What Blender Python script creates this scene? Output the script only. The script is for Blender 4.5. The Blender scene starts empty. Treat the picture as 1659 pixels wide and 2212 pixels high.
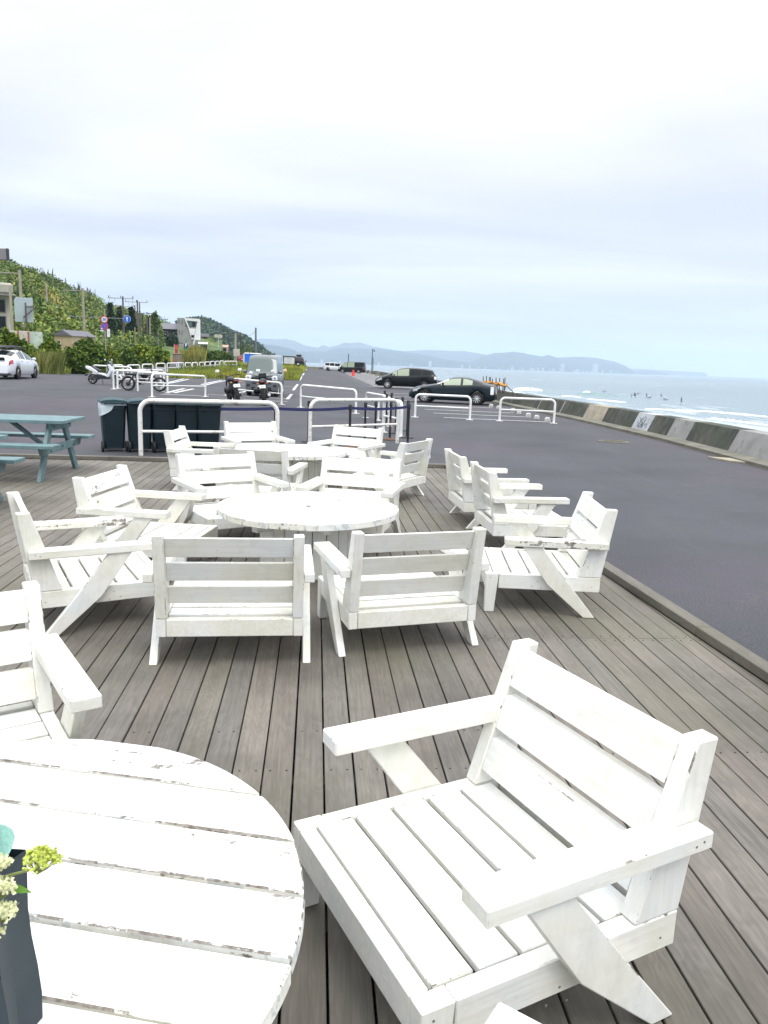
import bpy, bmesh, math, random
import numpy as np
from mathutils import Vector, Matrix
R=math.radians; PI=math.pi
rng=np.random.default_rng(7); random.seed(7)
sc=bpy.context.scene; COL=sc.collection

# ------------------------------------------------------------ camera
PITCH,ROLL=R(10.911),R(2.0625); F=1657.64; CX,CY=829.5,1106.0; EYE=1.6
cd=bpy.data.cameras.new('camera'); cam=bpy.data.objects.new('camera',cd); COL.objects.link(cam)
cd.sensor_fit='HORIZONTAL'; cd.sensor_width=36; cd.lens=F/1659*36; cd.clip_start=.05; cd.clip_end=60000
CR=Matrix.Rotation(PI/2-PITCH,3,'X')@Matrix.Rotation(ROLL,3,'Z')
cam.matrix_world=Matrix.Translation((0,0,EYE))@CR.to_4x4(); sc.camera=cam

# ------------------------------------------------------------ world: overcast daylight
SUN_EL,SUN_AZ=R(58),R(150)     # high behind the thin cloud
w=bpy.data.worlds.new('World'); sc.world=w; w.use_nodes=True; nt=w.node_tree; nt.nodes.clear()
def N(nt,t,**k):
    n=nt.nodes.new(t)
    for a,b in k.items():
        if a.startswith('i_'): n.inputs[a[2:].replace('_',' ')].default_value=b
        else: setattr(n,a,b)
    return n
def ramp(nt,fac,stops,interp='LINEAR'):
    n=nt.nodes.new('ShaderNodeValToRGB'); cr=n.color_ramp; cr.interpolation=interp
    while len(cr.elements)<len(stops): cr.elements.new(.5)
    for e,(p,c) in zip(cr.elements,stops):
        e.position=p; e.color=(c,c,c,1) if isinstance(c,(int,float)) else (*c,1)
    if fac is not None: nt.links.new(fac,n.inputs[0])
    return n
def mth(nt,op,a,b=None,clamp=False):
    n=nt.nodes.new('ShaderNodeMath'); n.operation=op; n.use_clamp=clamp
    for i,v in enumerate((a,b)):
        if v is None: continue
        if isinstance(v,(int,float)): n.inputs[i].default_value=v
        else: nt.links.new(v,n.inputs[i])
    return n.outputs[0]
def mixc(nt,fac,a,b,mode='MIX'):
    n=nt.nodes.new('ShaderNodeMix'); n.data_type='RGBA'; n.blend_type=mode
    for s,v in ((0,fac),(6,a),(7,b)):
        if isinstance(v,(int,float)): n.inputs[s].default_value=v
        elif isinstance(v,tuple): n.inputs[s].default_value=(*v,1)
        else: nt.links.new(v,n.inputs[s])
    return n.outputs[2]
sky=N(nt,'ShaderNodeTexSky'); sky.sky_type='NISHITA'; sky.sun_disc=False; sky.sun_elevation=SUN_EL; sky.sun_rotation=SUN_AZ
bg1=N(nt,'ShaderNodeBackground'); bg1.inputs[1].default_value=.10; nt.links.new(sky.outputs[0],bg1.inputs[0])
tc=N(nt,'ShaderNodeTexCoord'); sep=N(nt,'ShaderNodeSeparateXYZ'); nt.links.new(tc.outputs['Generated'],sep.inputs[0])
zz=sep.outputs[2]
base=ramp(nt,zz,[(0,(.50,.60,.78)),(.05,(.60,.66,.80)),(.11,(.71,.745,.85)),(.19,(.78,.81,.88)),(.29,(.90,.91,.94)),(.42,(1.0,1.01,1.03)),(.62,(2.0,2.0,2.0)),(1,(3.3,3.3,3.3))])
# long flat stratus streaks: noise on the cloud plane
zc=mth(nt,'MAXIMUM',zz,.02); zc=mth(nt,'ADD',zc,.10)
cx=mth(nt,'DIVIDE',sep.outputs[0],zc); cy=mth(nt,'DIVIDE',sep.outputs[1],zc)
cmb=N(nt,'ShaderNodeCombineXYZ'); nt.links.new(mth(nt,'MULTIPLY',cx,.55),cmb.inputs[0]); nt.links.new(mth(nt,'MULTIPLY',cy,1.0),cmb.inputs[1])
n1=N(nt,'ShaderNodeTexNoise',i_Scale=.62,i_Detail=5.0,i_Roughness=.46,i_Distortion=.35); nt.links.new(cmb.outputs[0],n1.inputs['Vector'])
cl=ramp(nt,n1.outputs['Fac'],[(.36,(.80,.81,.875)),(.47,(.94,.94,.97)),(.58,(1.15,1.13,1.09))])
col=mixc(nt,1.0,base.outputs[0],cl.outputs[0],'MULTIPLY')
# brighter, milkier towards the open sea
sx=ramp(nt,sep.outputs[0],[(.0,1.0),(.45,1.0)]); 
east=N(nt,'ShaderNodeMapRange'); east.inputs[1].default_value=-.25; east.inputs[2].default_value=.5; east.inputs[3].default_value=0; east.inputs[4].default_value=1
nt.links.new(sep.outputs[0],east.inputs[0])
low=N(nt,'ShaderNodeMapRange'); low.inputs[1].default_value=0; low.inputs[2].default_value=.3; low.inputs[3].default_value=1; low.inputs[4].default_value=0
nt.links.new(zz,low.inputs[0])
col=mixc(nt,mth(nt,'MULTIPLY',mth(nt,'MULTIPLY',east.outputs[0],low.outputs[0]),.62),col,(.86,.89,.95))
bg2=N(nt,'ShaderNodeBackground'); bg2.inputs[1].default_value=1.0; nt.links.new(col,bg2.inputs[0])
ms=N(nt,'ShaderNodeMixShader'); ms.inputs[0].default_value=.93
nt.links.new(bg1.outputs[0],ms.inputs[1]); nt.links.new(bg2.outputs[0],ms.inputs[2])
wo=N(nt,'ShaderNodeOutputWorld'); nt.links.new(ms.outputs[0],wo.inputs[0])
ld=bpy.data.lights.new('sun','SUN'); ld.energy=.9; ld.angle=R(22); ld.color=(1,.97,.92)
sun=bpy.data.objects.new('sun',ld); COL.objects.link(sun); sun.rotation_euler=(PI/2-SUN_EL,0,R(180)-SUN_AZ)
vs=sc.view_settings; vs.view_transform='Standard'; vs.look='None'; vs.exposure=0.2; vs.gamma=1
sc.cycles.max_bounces=8; sc.cycles.volume_bounces=1; sc.cycles.use_denoising=True; sc.cycles.transparent_max_bounces=8

# ------------------------------------------------------------ placing: where a sight line of the photograph meets a height or a distance
def ray(px,py): 
    return CR@Vector(((px-CX)/F,-(py-CY)/F,-1))
def at(px,py,y):                       # point at world distance y
    d=ray(px,py); t=y/d.y; return Vector((d.x*t,d.y*t,EYE+d.z*t))
def onz(px,py,z):
    d=ray(px,py); t=(z-EYE)/d.z; return Vector((d.x*t,d.y*t,z))
# gently rising car park: measured spot heights (x, y, z)
GC=[(-6,2,-.2),(6,2,-.2),(0,8,-.2),(-6,14,-.2),(0,16,-.2),(8,20,-.2),(3,37,-.2),(1,27,-.2),(-1,28,-.2),(6,50,-.2),(4,27,-.2),(0,58,-.2),(2,90,-.22),(-4,28.7,-.1),(-6,36,-.05),
(-9.8,30,.13),(-12,34,.14),(-18.5,38,.2),(-19.6,60,.05),(-18.9,65,.18),(-19.9,78,.25),(-19.9,94,.45),(-13,118,.4),(-6,142,-.3),(-4,110,-.24),(-3,75,-.2),(-8,85,-.05),(-27,50,.25),(-35,90,.5),(-28,120,.5),(-45,170,.8),(-14,165,-.2),(-20,185,-.2),(-14,20,-.1),(-10,60,.05),(-30,30,.3)]
def _t(x,y): return x/(abs(y)+10)*3.0, math.log(abs(y)+10)*1.6
GCt=np.array([_t(a,b) for a,b,_ in GC]); GCz=np.array([c for *_,c in GC])
def gz(x,y):
    a,b=_t(x,max(y,0)); d=(GCt[:,0]-a)**2+(GCt[:,1]-b)**2; wt=np.exp(-d/.045)+1e-9/(d+1e-3); return float((wt*GCz).sum()/wt.sum())
def gp(px,py,dz=0):
    z=-.2
    for _ in range(25):
        p=onz(px,py,z+dz); z=.5*z+.5*gz(p.x,p.y)
    return Vector((p.x,p.y,gz(p.x,p.y)+dz))
Z5=lambda x,y:(658.3+.29762*x,713.2+.29762*y)
Z8=lambda x,y:(548.6+.29762*x,811.9+.29762*y)
Z4=lambda x,y:(438.9+.18188*x,685.8+.18188*y)
Z6=lambda x,y:(987.5+.40476*x,740.6+.40476*y)
ZE=lambda x,y:(822.9+.08267*x,822.9+.08267*y)
ZF=lambda x,y:(175.6+.13227*x,768+.13227*y)
ZG=lambda x,y:(.06614*x,757.1+.06614*y)
ZH=lambda x,y:(1014.9+.13227*x,790+.13227*y)
ZI=lambda x,y:(548.6+.16534*x,702.2+.16534*y)
Z1=lambda x,y:(.33069*x,521.2+.33069*y)
ZJ=lambda x,y:(1316.7+.20635*x,822.9+.20635*y)
Z7=lambda x,y:(164.6+.26455*x,795.5+.26455*y)

# ------------------------------------------------------------ materials
MATS={}
def mat(name,base=(.5,.5,.5),rough=.6,metal=0,coat=0,spec=.5,trans=0,build=None,emis=None):
    if name in MATS: return MATS[name]
    m=bpy.data.materials.new(name); m.use_nodes=True; t=m.node_tree; b=t.nodes['Principled BSDF']
    b.inputs['Base Color'].default_value=(*base,1); b.inputs['Roughness'].default_value=rough; b.inputs['Metallic'].default_value=metal
    b.inputs['Coat Weight'].default_value=coat; b.inputs['Specular IOR Level'].default_value=spec; b.inputs['Transmission Weight'].default_value=trans
    if build: build(t,b)
    MATS[name]=m; return m
def tcoord(t,kind='Object',offset=True,scale=None):
    c=N(t,'ShaderNodeTexCoord'); o=c.outputs[kind]
    if offset:
        oi=N(t,'ShaderNodeObjectInfo'); v=N(t,'ShaderNodeVectorMath'); v.operation='ADD'; t.links.new(o,v.inputs[0])
        m=mth(t,'MULTIPLY',oi.outputs['Random'],40.0); t.links.new(m,v.inputs[1]); o=v.outputs[0]
    if scale:
        v=N(t,'ShaderNodeVectorMath'); v.operation='MULTIPLY'; v.inputs[1].default_value=scale; t.links.new(o,v.inputs[0]); o=v.outputs[0]
    return o
def noise(t,vec,scale,detail=4,rough=.55,dist=0):
    n=N(t,'ShaderNodeTexNoise',i_Scale=scale,i_Detail=detail,i_Roughness=rough,i_Distortion=dist); t.links.new(vec,n.inputs['Vector']); return n.outputs['Fac']
def bump(t,b,h,strength=.3,dist=.01):
    n=N(t,'ShaderNodeBump',i_Strength=strength,i_Distance=dist); t.links.new(h,n.inputs['Height']); t.links.new(n.outputs[0],b.inputs['Normal'])
def island(t):
    return N(t,'ShaderNodeNewGeometry').outputs['Random Per Island']
def simple(name,base,rough=.6,var=.12,sc_=6,bmp=.15,metal=0,coat=0,spec=.5,dirt=None):
    def f(t,b):
        v=tcoord(t); n=noise(t,v,sc_)
        lo=tuple(c*(1-var) for c in base); hi=tuple(min(1,c*(1+var)) for c in base)
        c=ramp(t,n,[(.3,lo),(.7,hi)]).outputs[0]
        if dirt:
            d=ramp(t,noise(t,v,sc_*2.7,6,.65),[(.56,0),(.66,1)]).outputs[0]; c=mixc(t,mth(t,'MULTIPLY',d,.8),c,dirt)
        t.links.new(c,b.inputs['Base Color'])
        if bmp: bump(t,b,noise(t,v,sc_*8,3),bmp,.005)
    return mat(name,base,rough,metal,coat,spec,build=f)
# white paint on timber: chips and grime; wear = how far gone it is
def white_mat(name,chip=.70,grime=.5,blue=0,rim=0):
    def f(t,b):
        v=tcoord(t); isl=island(t)
        vv=N(t,'ShaderNodeVectorMath'); vv.operation='ADD'; t.links.new(v,vv.inputs[0]); t.links.new(mth(t,'MULTIPLY',isl,23.0),vv.inputs[1]); v=vv.outputs[0]
        at_=N(t,'ShaderNodeAttribute'); at_.attribute_type='OBJECT'; at_.attribute_name='grain'
        gv=N(t,'ShaderNodeVectorMath'); gv.operation='MULTIPLY'; t.links.new(v,gv.inputs[0]); t.links.new(at_.outputs['Vector'],gv.inputs[1]); gv=gv.outputs[0]
        streak=noise(t,gv,1.0,6,.62,.3)
        big=noise(t,v,2.6,4,.6)
        rb=0.0
        if rim:
            ln=N(t,'ShaderNodeVectorMath'); ln.operation='LENGTH'; xy=N(t,'ShaderNodeVectorMath'); xy.operation='MULTIPLY'; xy.inputs[1].default_value=(1,1,0); t.links.new(tcoord(t,'Object',False),xy.inputs[0]); t.links.new(xy.outputs[0],ln.inputs[0])
            rb=ramp(t,ln.outputs['Value'],[(.45,0),(.70,rim)]).outputs[0]
        c=ramp(t,big,[(.34,(.67,.668,.58)),(.52,(.745,.742,.70)),(.7,(.69,.73,.74))]).outputs[0]
        g=ramp(t,noise(t,v,13,7,.72),[(.52,0),(.74,1)]).outputs[0]
        c=mixc(t,mth(t,'MULTIPLY',g,grime*.55),c,(.40,.39,.35))
        fine=mth(t,'ADD',mth(t,'MULTIPLY',noise(t,v,34,8,.7,.6),.5),mth(t,'MULTIPLY',streak,.5)); comb=mth(t,'ADD',mth(t,'MULTIPLY',fine,.64),mth(t,'MULTIPLY',noise(t,v,5.5,3,.5),.36)); comb=mth(t,'ADD',comb,rb)
        c=mixc(t,1,c,ramp(t,streak,[(.28,.91),(.55,1.0),(.75,1.05)]).outputs[0],'MULTIPLY')
        if blue:
            u=ramp(t,mth(t,'ADD',noise(t,v,11,5,.6,.4),rb),[(.60,0),(.61,1)]).outputs[0]; c=mixc(t,mth(t,'MULTIPLY',u,blue),c,(.40,.44,.46))
        k=ramp(t,comb,[(chip,0),(chip+.018,1)]).outputs[0]
        wood=ramp(t,noise(t,v,60,4),[(.3,(.10,.083,.068)),(.7,(.34,.315,.285))]).outputs[0]
        c=mixc(t,k,c,wood); t.links.new(c,b.inputs['Base Color'])
        h=mth(t,'SUBTRACT',mth(t,'ADD',mth(t,'MULTIPLY',noise(t,v,70,4),.15),mth(t,'MULTIPLY',streak,.7)),mth(t,'MULTIPLY',k,.6)); bump(t,b,h,.5,.004)
    return mat(name,(.8,.8,.76),.62,build=f)
M_white=white_mat('white_paint',.640,.5); M_edge=white_mat('white_paint_worn_edge',.555,1.3)
M_peel=white_mat('white_paint_peeling',.525,.8); M_flake=white_mat('white_paint_flaking',.585,.9)
M_top=white_mat('table_top_paint',.600,1.3,blue=.6,rim=.035); M_topedge=white_mat('table_top_worn_edge',.505,1.6,blue=.6,rim=.02)
M_wood_dark=simple('dark_timber',(.06,.05,.045),.8,.4,20)  # plain dark brown for joists, drum core, parasol hole and gutter gap
def deckf(t,b):
    isl=island(t); v0=tcoord(t,'Object',False)
    o=N(t,'ShaderNodeVectorMath'); o.operation='ADD'; t.links.new(v0,o.inputs[0]); t.links.new(mth(t,'MULTIPLY',isl,31.0),o.inputs[1])
    def sc3(s):
        q=N(t,'ShaderNodeVectorMath'); q.operation='MULTIPLY'; q.inputs[1].default_value=s; t.links.new(o.outputs[0],q.inputs[0]); return q.outputs[0]
    g=noise(t,sc3((70,2.2,70)),1.0,6,.65,.4); wavy=noise(t,sc3((9,1.3,9)),1.0,3,.5,1.6)
    rings=mth(t,'FRACT',mth(t,'MULTIPLY',wavy,9.0)); rings=mth(t,'ABSOLUTE',mth(t,'SUBTRACT',rings,.5))
    c=ramp(t,isl,[(0,(.116,.107,.093)),(.25,(.142,.126,.109)),(.5,(.155,.143,.120)),(.75,(.134,.125,.114)),(1,(.175,.157,.134))]).outputs[0]
    gg=ramp(t,g,[(.25,.74),(.75,1.24)]).outputs[0]; c=mixc(t,1,c,gg,'MULTIPLY')
    c=mixc(t,.55,c,mixc(t,1,c,ramp(t,rings,[(0,.78),(.5,1.12)]).outputs[0],'MULTIPLY'))
    st=ramp(t,noise(t,v0,1.1,5,.6),[(.33,.62),(.5,.98),(.66,1.2)]).outputs[0]; c=mixc(t,1,c,st,'MULTIPLY')
    ol=ramp(t,noise(t,v0,.7,3),[(.45,0),(.7,1)]).outputs[0]; c=mixc(t,mth(t,'MULTIPLY',ol,.45),c,(.125,.124,.078))
    sp=ramp(t,noise(t,v0,26,2,.5),[(.74,0),(.77,1)]).outputs[0]; c=mixc(t,mth(t,'MULTIPLY',sp,.55),c,(.03,.028,.026))
    lt=ramp(t,noise(t,v0,8,3,.6),[(.70,0),(.80,1)]).outputs[0]; c=mixc(t,mth(t,'MULTIPLY',lt,.35),c,(.23,.21,.195))
    t.links.new(c,b.inputs['Base Color']); bump(t,b,g,.35,.003)
    rr=ramp(t,st,[(0,.55),(1,.8)]).outputs[0]; t.links.new(rr,b.inputs['Roughness'])
M_deck=mat('weathered_hardwood',rough=.7,build=deckf)
def asphf(t,b):
    v=tcoord(t,'Object',False)
    c=ramp(t,noise(t,v,.35,5,.6),[(.3,(.034,.038,.045)),(.7,(.062,.065,.076))]).outputs[0]
    pk=ramp(t,noise(t,v,.16,3,.5),[(.50,0),(.64,1)]).outputs[0]; c=mixc(t,mth(t,'MULTIPLY',pk,.6),c,(.070,.052,.072))
    gr=ramp(t,noise(t,v,.9,4,.6,.8),[(.55,0),(.68,1)]).outputs[0]; c=mixc(t,mth(t,'MULTIPLY',gr,.5),c,(.042,.056,.046))
    wr=ramp(t,noise(t,tcoord(t,'Object',False,(1.6,.18,1)),1.0,4,.6),[(.60,0),(.75,1)]).outputs[0]; c=mixc(t,mth(t,'MULTIPLY',wr,.3),c,(.085,.085,.094))
    s=noise(t,v,55,4,.75); c=mixc(t,1,c,ramp(t,s,[(.3,.45),(.7,1.62)]).outputs[0],'MULTIPLY')
    vo=N(t,'ShaderNodeTexVoronoi',i_Scale=.55); vo.feature='DISTANCE_TO_EDGE'
    wv=N(t,'ShaderNodeVectorMath'); wv.operation='ADD'; t.links.new(v,wv.inputs[0]); t.links.new(mth(t,'MULTIPLY',noise(t,v,2.2,5,.7),1.1),wv.inputs[1]); t.links.new(wv.outputs[0],vo.inputs['Vector'])
    ck=ramp(t,vo.outputs['Distance'],[(0,1),(.008,0)]).outputs[0]; ck=mth(t,'MULTIPLY',ck,ramp(t,noise(t,v,.22,3),[(.50,0),(.60,1)]).outputs[0]); c=mixc(t,mth(t,'MULTIPLY',ck,.55),c,(.022,.022,.026))
    oil=ramp(t,noise(t,v,.55,2,.4),[(.68,0),(.74,1)]).outputs[0]; c=mixc(t,mth(t,'MULTIPLY',oil,.45),c,(.026,.026,.030))
    sand=ramp(t,noise(t,v,2.0,7,.8),[(.56,0),(.70,1)]).outputs[0]; c=mixc(t,mth(t,'MULTIPLY',sand,.35),c,(.13,.12,.10))
    t.links.new(c,b.inputs['Base Color']); bump(t,b,s,.5,.006)
M_asph=mat('asphalt',rough=.85,build=asphf)
def seaf(t,b):
    v=tcoord(t,'Object',False)
    sepx=N(t,'ShaderNodeSeparateXYZ'); t.links.new(v,sepx.inputs[0])
    # foam in drawn-out bands near the shore; distance offshore = x measured from the wall line
    off=mth(t,'ADD',sepx.outputs[0],mth(t,'MULTIPLY',sepx.outputs[1],.10))
    near=N(t,'ShaderNodeMapRange'); near.inputs[1].default_value=22; near.inputs[2].default_value=130; near.inputs[3].default_value=1; near.inputs[4].default_value=0; t.links.new(off,near.inputs[0])
    fy=N(t,'ShaderNodeMapRange'); fy.inputs[1].default_value=150; fy.inputs[2].default_value=420; fy.inputs[3].default_value=1; fy.inputs[4].default_value=0; t.links.new(sepx.outputs[1],fy.inputs[0]); nearo=mth(t,'MULTIPLY',near.outputs[0],fy.outputs[0])
    f1=noise(t,tcoord(t,'Object',False,(.10,.02,1)),1.0,7,.68,.6)
    th=mth(t,'ADD',f1,mth(t,'MULTIPLY',nearo,.27)); foam=ramp(t,th,[(.61,0),(.77,1)]).outputs[0]
    lace=ramp(t,noise(t,v,.8,6,.7),[(.35,.35),(.62,1)]).outputs[0]; foam=mth(t,'MULTIPLY',foam,lace)
    c=ramp(t,noise(t,tcoord(t,'Object',False,(.012,.003,1)),1.0,5,.6),[(.3,(.080,.135,.155)),(.7,(.135,.20,.22))]).outputs[0]
    c=mixc(t,mth(t,'MULTIPLY',nearo,.55),c,(.24,.31,.31)); c=mixc(t,foam,c,(.66,.72,.74))
    t.links.new(c,b.inputs['Base Color'])
    t.links.new(ramp(t,foam,[(0,.22),(1,.7)]).outputs[0],b.inputs['Roughness'])
    h=mth(t,'ADD',noise(t,tcoord(t,'Object',False,(.9,.35,1)),1.0,6,.65),mth(t,'MULTIPLY',noise(t,tcoord(t,'Object',False,(.09,.025,1)),1.0,3,.5),4.0)); bump(t,b,h,.6,.35)
M_sea=mat('sea_water',rough=.25,spec=.5,build=seaf)
def mossyf(t,b):
    v=tcoord(t,'Object',False)
    c=ramp(t,noise(t,v,1.3,6,.65),[(.3,(.024,.030,.024)),(.5,(.046,.052,.040)),(.7,(.085,.082,.068))]).outputs[0]
    st=noise(t,tcoord(t,'Object',False,(5,5,.7)),1.0,4,.6); c=mixc(t,mth(t,'MULTIPLY',ramp(t,st,[(.5,0),(.7,1)]).outputs[0],.6),c,(.13,.12,.11))
    g=ramp(t,noise(t,v,.5,4),[(.52,0),(.66,1)]).outputs[0]; c=mixc(t,mth(t,'MULTIPLY',g,.5),c,(.034,.058,.022))
    t.links.new(c,b.inputs['Base Color']); bump(t,b,noise(t,v,14,4),.5,.01)
M_mossy=mat('mossy_concrete',rough=.9,build=mossyf)
M_conc=simple('pale_concrete',(.24,.24,.23),.85,.22,1.6,.4,dirt=(.12,.118,.10))
M_conc_y=simple('sandy_concrete',(.31,.28,.215),.85,.25,2,.3,dirt=(.17,.15,.10))
M_conc_top=simple('wall_cap_concrete',(.14,.135,.11),.85,.3,2,.3,dirt=(.10,.12,.06))
M_graff=simple('whitewashed_concrete',(.40,.42,.44),.8,.15,3,.2,dirt=(.16,.19,.24))
M_line=simple('road_paint',(.55,.56,.56),.7,.12,5,.1,dirt=(.25,.25,.26))
M_lotgrey=simple('worn_pale_asphalt',(.15,.15,.155),.9,.12,1.5,.3)
M_bar=simple('white_steel',(.78,.79,.77),.38,.05,3,0,coat=.3,dirt=None)
M_barw=simple('white_steel_scuffed',(.76,.76,.72),.45,.07,4,0,dirt=(.38,.30,.24))
M_black=simple('black_plastic',(.012,.013,.017),.45,.3,8,.05)
M_rubber=simple('tyre_rubber',(.012,.012,.013),.8,.3,20,.1)
M_navy=simple('navy_webbing',(.018,.022,.10),.7,.1,20,.1)
M_rust=simple('rusty_steel',(.12,.06,.035),.8,.4,25,.3)
M_bin=simple('dark_green_bin_plastic',(.001,.015,.023),.55,.25,3,.05)
M_lid=simple('bin_lid_plastic',(.012,.05,.062),.5,.2,5,.05)
M_liner=mat('bin_liner_film',(.62,.72,.76),.35)
M_teal=simple('faded_teal_paint',(.13,.215,.23),.6,.22,7,.2,dirt=(.10,.15,.15))
M_bolt=simple('bolt_steel',(.06,.06,.065),.5,.1,9,0,metal=.8)
M_cwhite=mat('car_paint_white',(.72,.75,.80),.25,coat=1)
M_cblack=mat('car_paint_black',(.003,.006,.008),.3,coat=.35,spec=.15)
M_cteal=mat('car_paint_dark_teal',(.004,.013,.018),.3,coat=.4,spec=.2)
M_csilver=mat('car_paint_silver',(.13,.145,.155),.35,metal=.2,coat=.5)
M_cgrey=mat('car_paint_grey',(.14,.15,.16),.3,metal=.4,coat=.8)
M_glass=mat('tinted_glass',(.008,.012,.014),.1,spec=.22)
M_glassg=mat('green_tinted_glass',(.06,.095,.092),.08,spec=.8)
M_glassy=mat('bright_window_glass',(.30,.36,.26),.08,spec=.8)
M_rim=mat('alloy_rim',(.72,.73,.75),.4,metal=.3)
M_rimd=mat('dark_rim',(.14,.15,.16),.35,metal=.7)
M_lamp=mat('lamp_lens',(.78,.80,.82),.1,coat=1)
M_headl=mat('headlamp_glass',(.40,.43,.45),.15,coat=.6)
M_red=mat('red_lens',(.38,.012,.03),.2,coat=1)
M_chrome=mat('chrome',(.7,.7,.7),.12,metal=1)
M_cone=mat('cone_plastic',(.75,.04,.03),.5)
M_plate=mat('number_plate_white',(.75,.75,.72),.4)
M_ink=mat('plate_ink',(.02,.05,.03),.5)
M_pole=simple('concrete_pole',(.32,.30,.24),.85,.15,4,.1)
M_polep=simple('weathered_purple_grey_pole',(.11,.085,.085),.8,.2,4,.1)
M_steel=simple('galvanised_steel',(.16,.17,.18),.5,.1,5,0,metal=.3)
M_darks=simple('dark_painted_steel',(.022,.024,.026),.5,.1,5,0)
M_blue=mat('sign_blue',(.01,.13,.55),.4); M_redp=mat('sign_red',(.62,.03,.04),.4); M_whitep=mat('sign_white',(.72,.74,.75),.4); M_green=mat('sign_green',(.03,.25,.10),.4)
M_tarp=mat('blue_tarpaulin',(.01,.16,.80),.45); M_tarpd=mat('dark_blue_tarpaulin',(.01,.02,.10),.5)
M_beige=simple('beige_render',(.46,.36,.24),.85,.08,2,.1); M_cream=simple('cream_wall',(.50,.47,.40),.85,.1,2,.1,dirt=(.35,.30,.22))
M_greyw=simple('grey_render',(.27,.275,.27),.85,.06,1,.1); M_whitew=simple('white_render',(.70,.71,.72),.8,.05,1,.05); M_darkw=simple('dark_wall',(.07,.075,.085),.8,.15,1,.1)
M_tile=simple('grey_roof_tiles',(.13,.13,.15),.7,.15,9,.3); M_brown=simple('brown_wall',(.20,.09,.06),.8,.15,2,.1); M_pink=simple('sandy_pink_render',(.45,.30,.22),.85,.08,1,.1)
M_roofg=simple('green_grey_roof',(.19,.25,.22),.7,.1,2,.1); M_panel=simple('pale_steel_panel',(.38,.46,.50),.5,.06,1,.05)
M_orange=simple('orange_rope_net',(.55,.27,.05),.8,.3,20,.2); M_stake=simple('stake_timber',(.09,.045,.03),.8,.3,12,.2)
M_bag=simple('charcoal_paper',(.018,.034,.046),.6,.25,2.2,.1); M_tissue=simple('mint_tissue_paper',(.30,.56,.50),.7,.12,18,.5)
M_floret=simple('cream_green_florets',(.66,.68,.42),.6,.25,60,.1); M_floret2=simple('lime_florets',(.45,.52,.10),.6,.25,60,.1); M_stem=mat('flower_stem',(.22,.26,.08),.6); M_leafb=mat('bouquet_leaf',(.16,.34,.05),.5)
M_wetsuit=mat('black_wetsuit',(.012,.012,.015),.5); M_skin=mat('skin',(.42,.24,.16),.55); M_hair=mat('dark_hair',(.015,.012,.01),.6); M_board=mat('surfboard_white',(.75,.76,.74),.3)
def leafmat(name,a,bb,c3,rough=.55):
    def f(t,b):
        c=ramp(t,island(t),[(0,a),(.5,bb),(1,c3)]).outputs[0]; oi=N(t,'ShaderNodeObjectInfo')
        n=ramp(t,noise(t,tcoord(t),.45,3),[(.3,.65),(.7,1.3)]).outputs[0]; c=mixc(t,1,c,n,'MULTIPLY'); c=mixc(t,1,c,ramp(t,noise(t,tcoord(t),.075,4,.6),[(.36,(.50,.62,.60)),(.5,(1,1,1)),(.64,(1.45,1.25,1.0))]).outputs[0],'MULTIPLY')
        t.links.new(c,b.inputs['Base Color'])
    return mat(name,bb,rough,build=f,spec=.3)
M_leaf=leafmat('shrub_leaves',(.030,.072,.006),(.10,.18,.010),(.23,.27,.02)); M_leafd=leafmat('pine_needles',(.010,.035,.018),(.020,.055,.024),(.04,.085,.03))
M_leafy=leafmat('dry_yellow_reeds',(.10,.15,.02),(.22,.24,.05),(.34,.31,.12)); M_grass=leafmat('meadow_grass',(.12,.18,.018),(.22,.28,.035),(.34,.33,.09))
M_scrub=leafmat('hillside_leaves',(.045,.10,.025),(.125,.205,.030),(.26,.28,.055)); M_bark=simple('bark',(.07,.05,.035),.9,.3,8,.4)
def terrf(t,b):
    v=tcoord(t,'Object',False)
    c=ramp(t,noise(t,v,.05,5,.65),[(.3,(.030,.070,.024)),(.5,(.075,.13,.024)),(.66,(.15,.17,.04)),(.8,(.25,.20,.09))]).outputs[0]
    c=mixc(t,1,c,ramp(t,noise(t,v,.6,4),[(.3,.5),(.7,1.4)]).outputs[0],'MULTIPLY'); t.links.new(c,b.inputs['Base Color']); bump(t,b,noise(t,v,.5,4),.8,.6)
M_terr=mat('hillside_soil_and_grass',rough=.95,build=terrf)
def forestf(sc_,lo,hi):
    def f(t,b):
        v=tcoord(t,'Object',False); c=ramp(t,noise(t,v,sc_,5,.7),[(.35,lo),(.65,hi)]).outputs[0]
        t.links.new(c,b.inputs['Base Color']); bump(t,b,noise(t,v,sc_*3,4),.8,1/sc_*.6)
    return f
M_wood=leafmat('haze_tinted_woodland_leaves',(.012,.042,.028),(.028,.072,.038),(.06,.105,.05))  # dark forest leaves, some haze blue put into their colour
M_forest=mat('wooded_hill',rough=.95,build=forestf(.08,(.010,.032,.016),(.035,.075,.030)))
M_far=mat('haze_blue_woodland',rough=.95,build=forestf(.004,(.012,.040,.060),(.026,.062,.080)))  # woodland tone with the blue of the haze put into the colour

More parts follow.
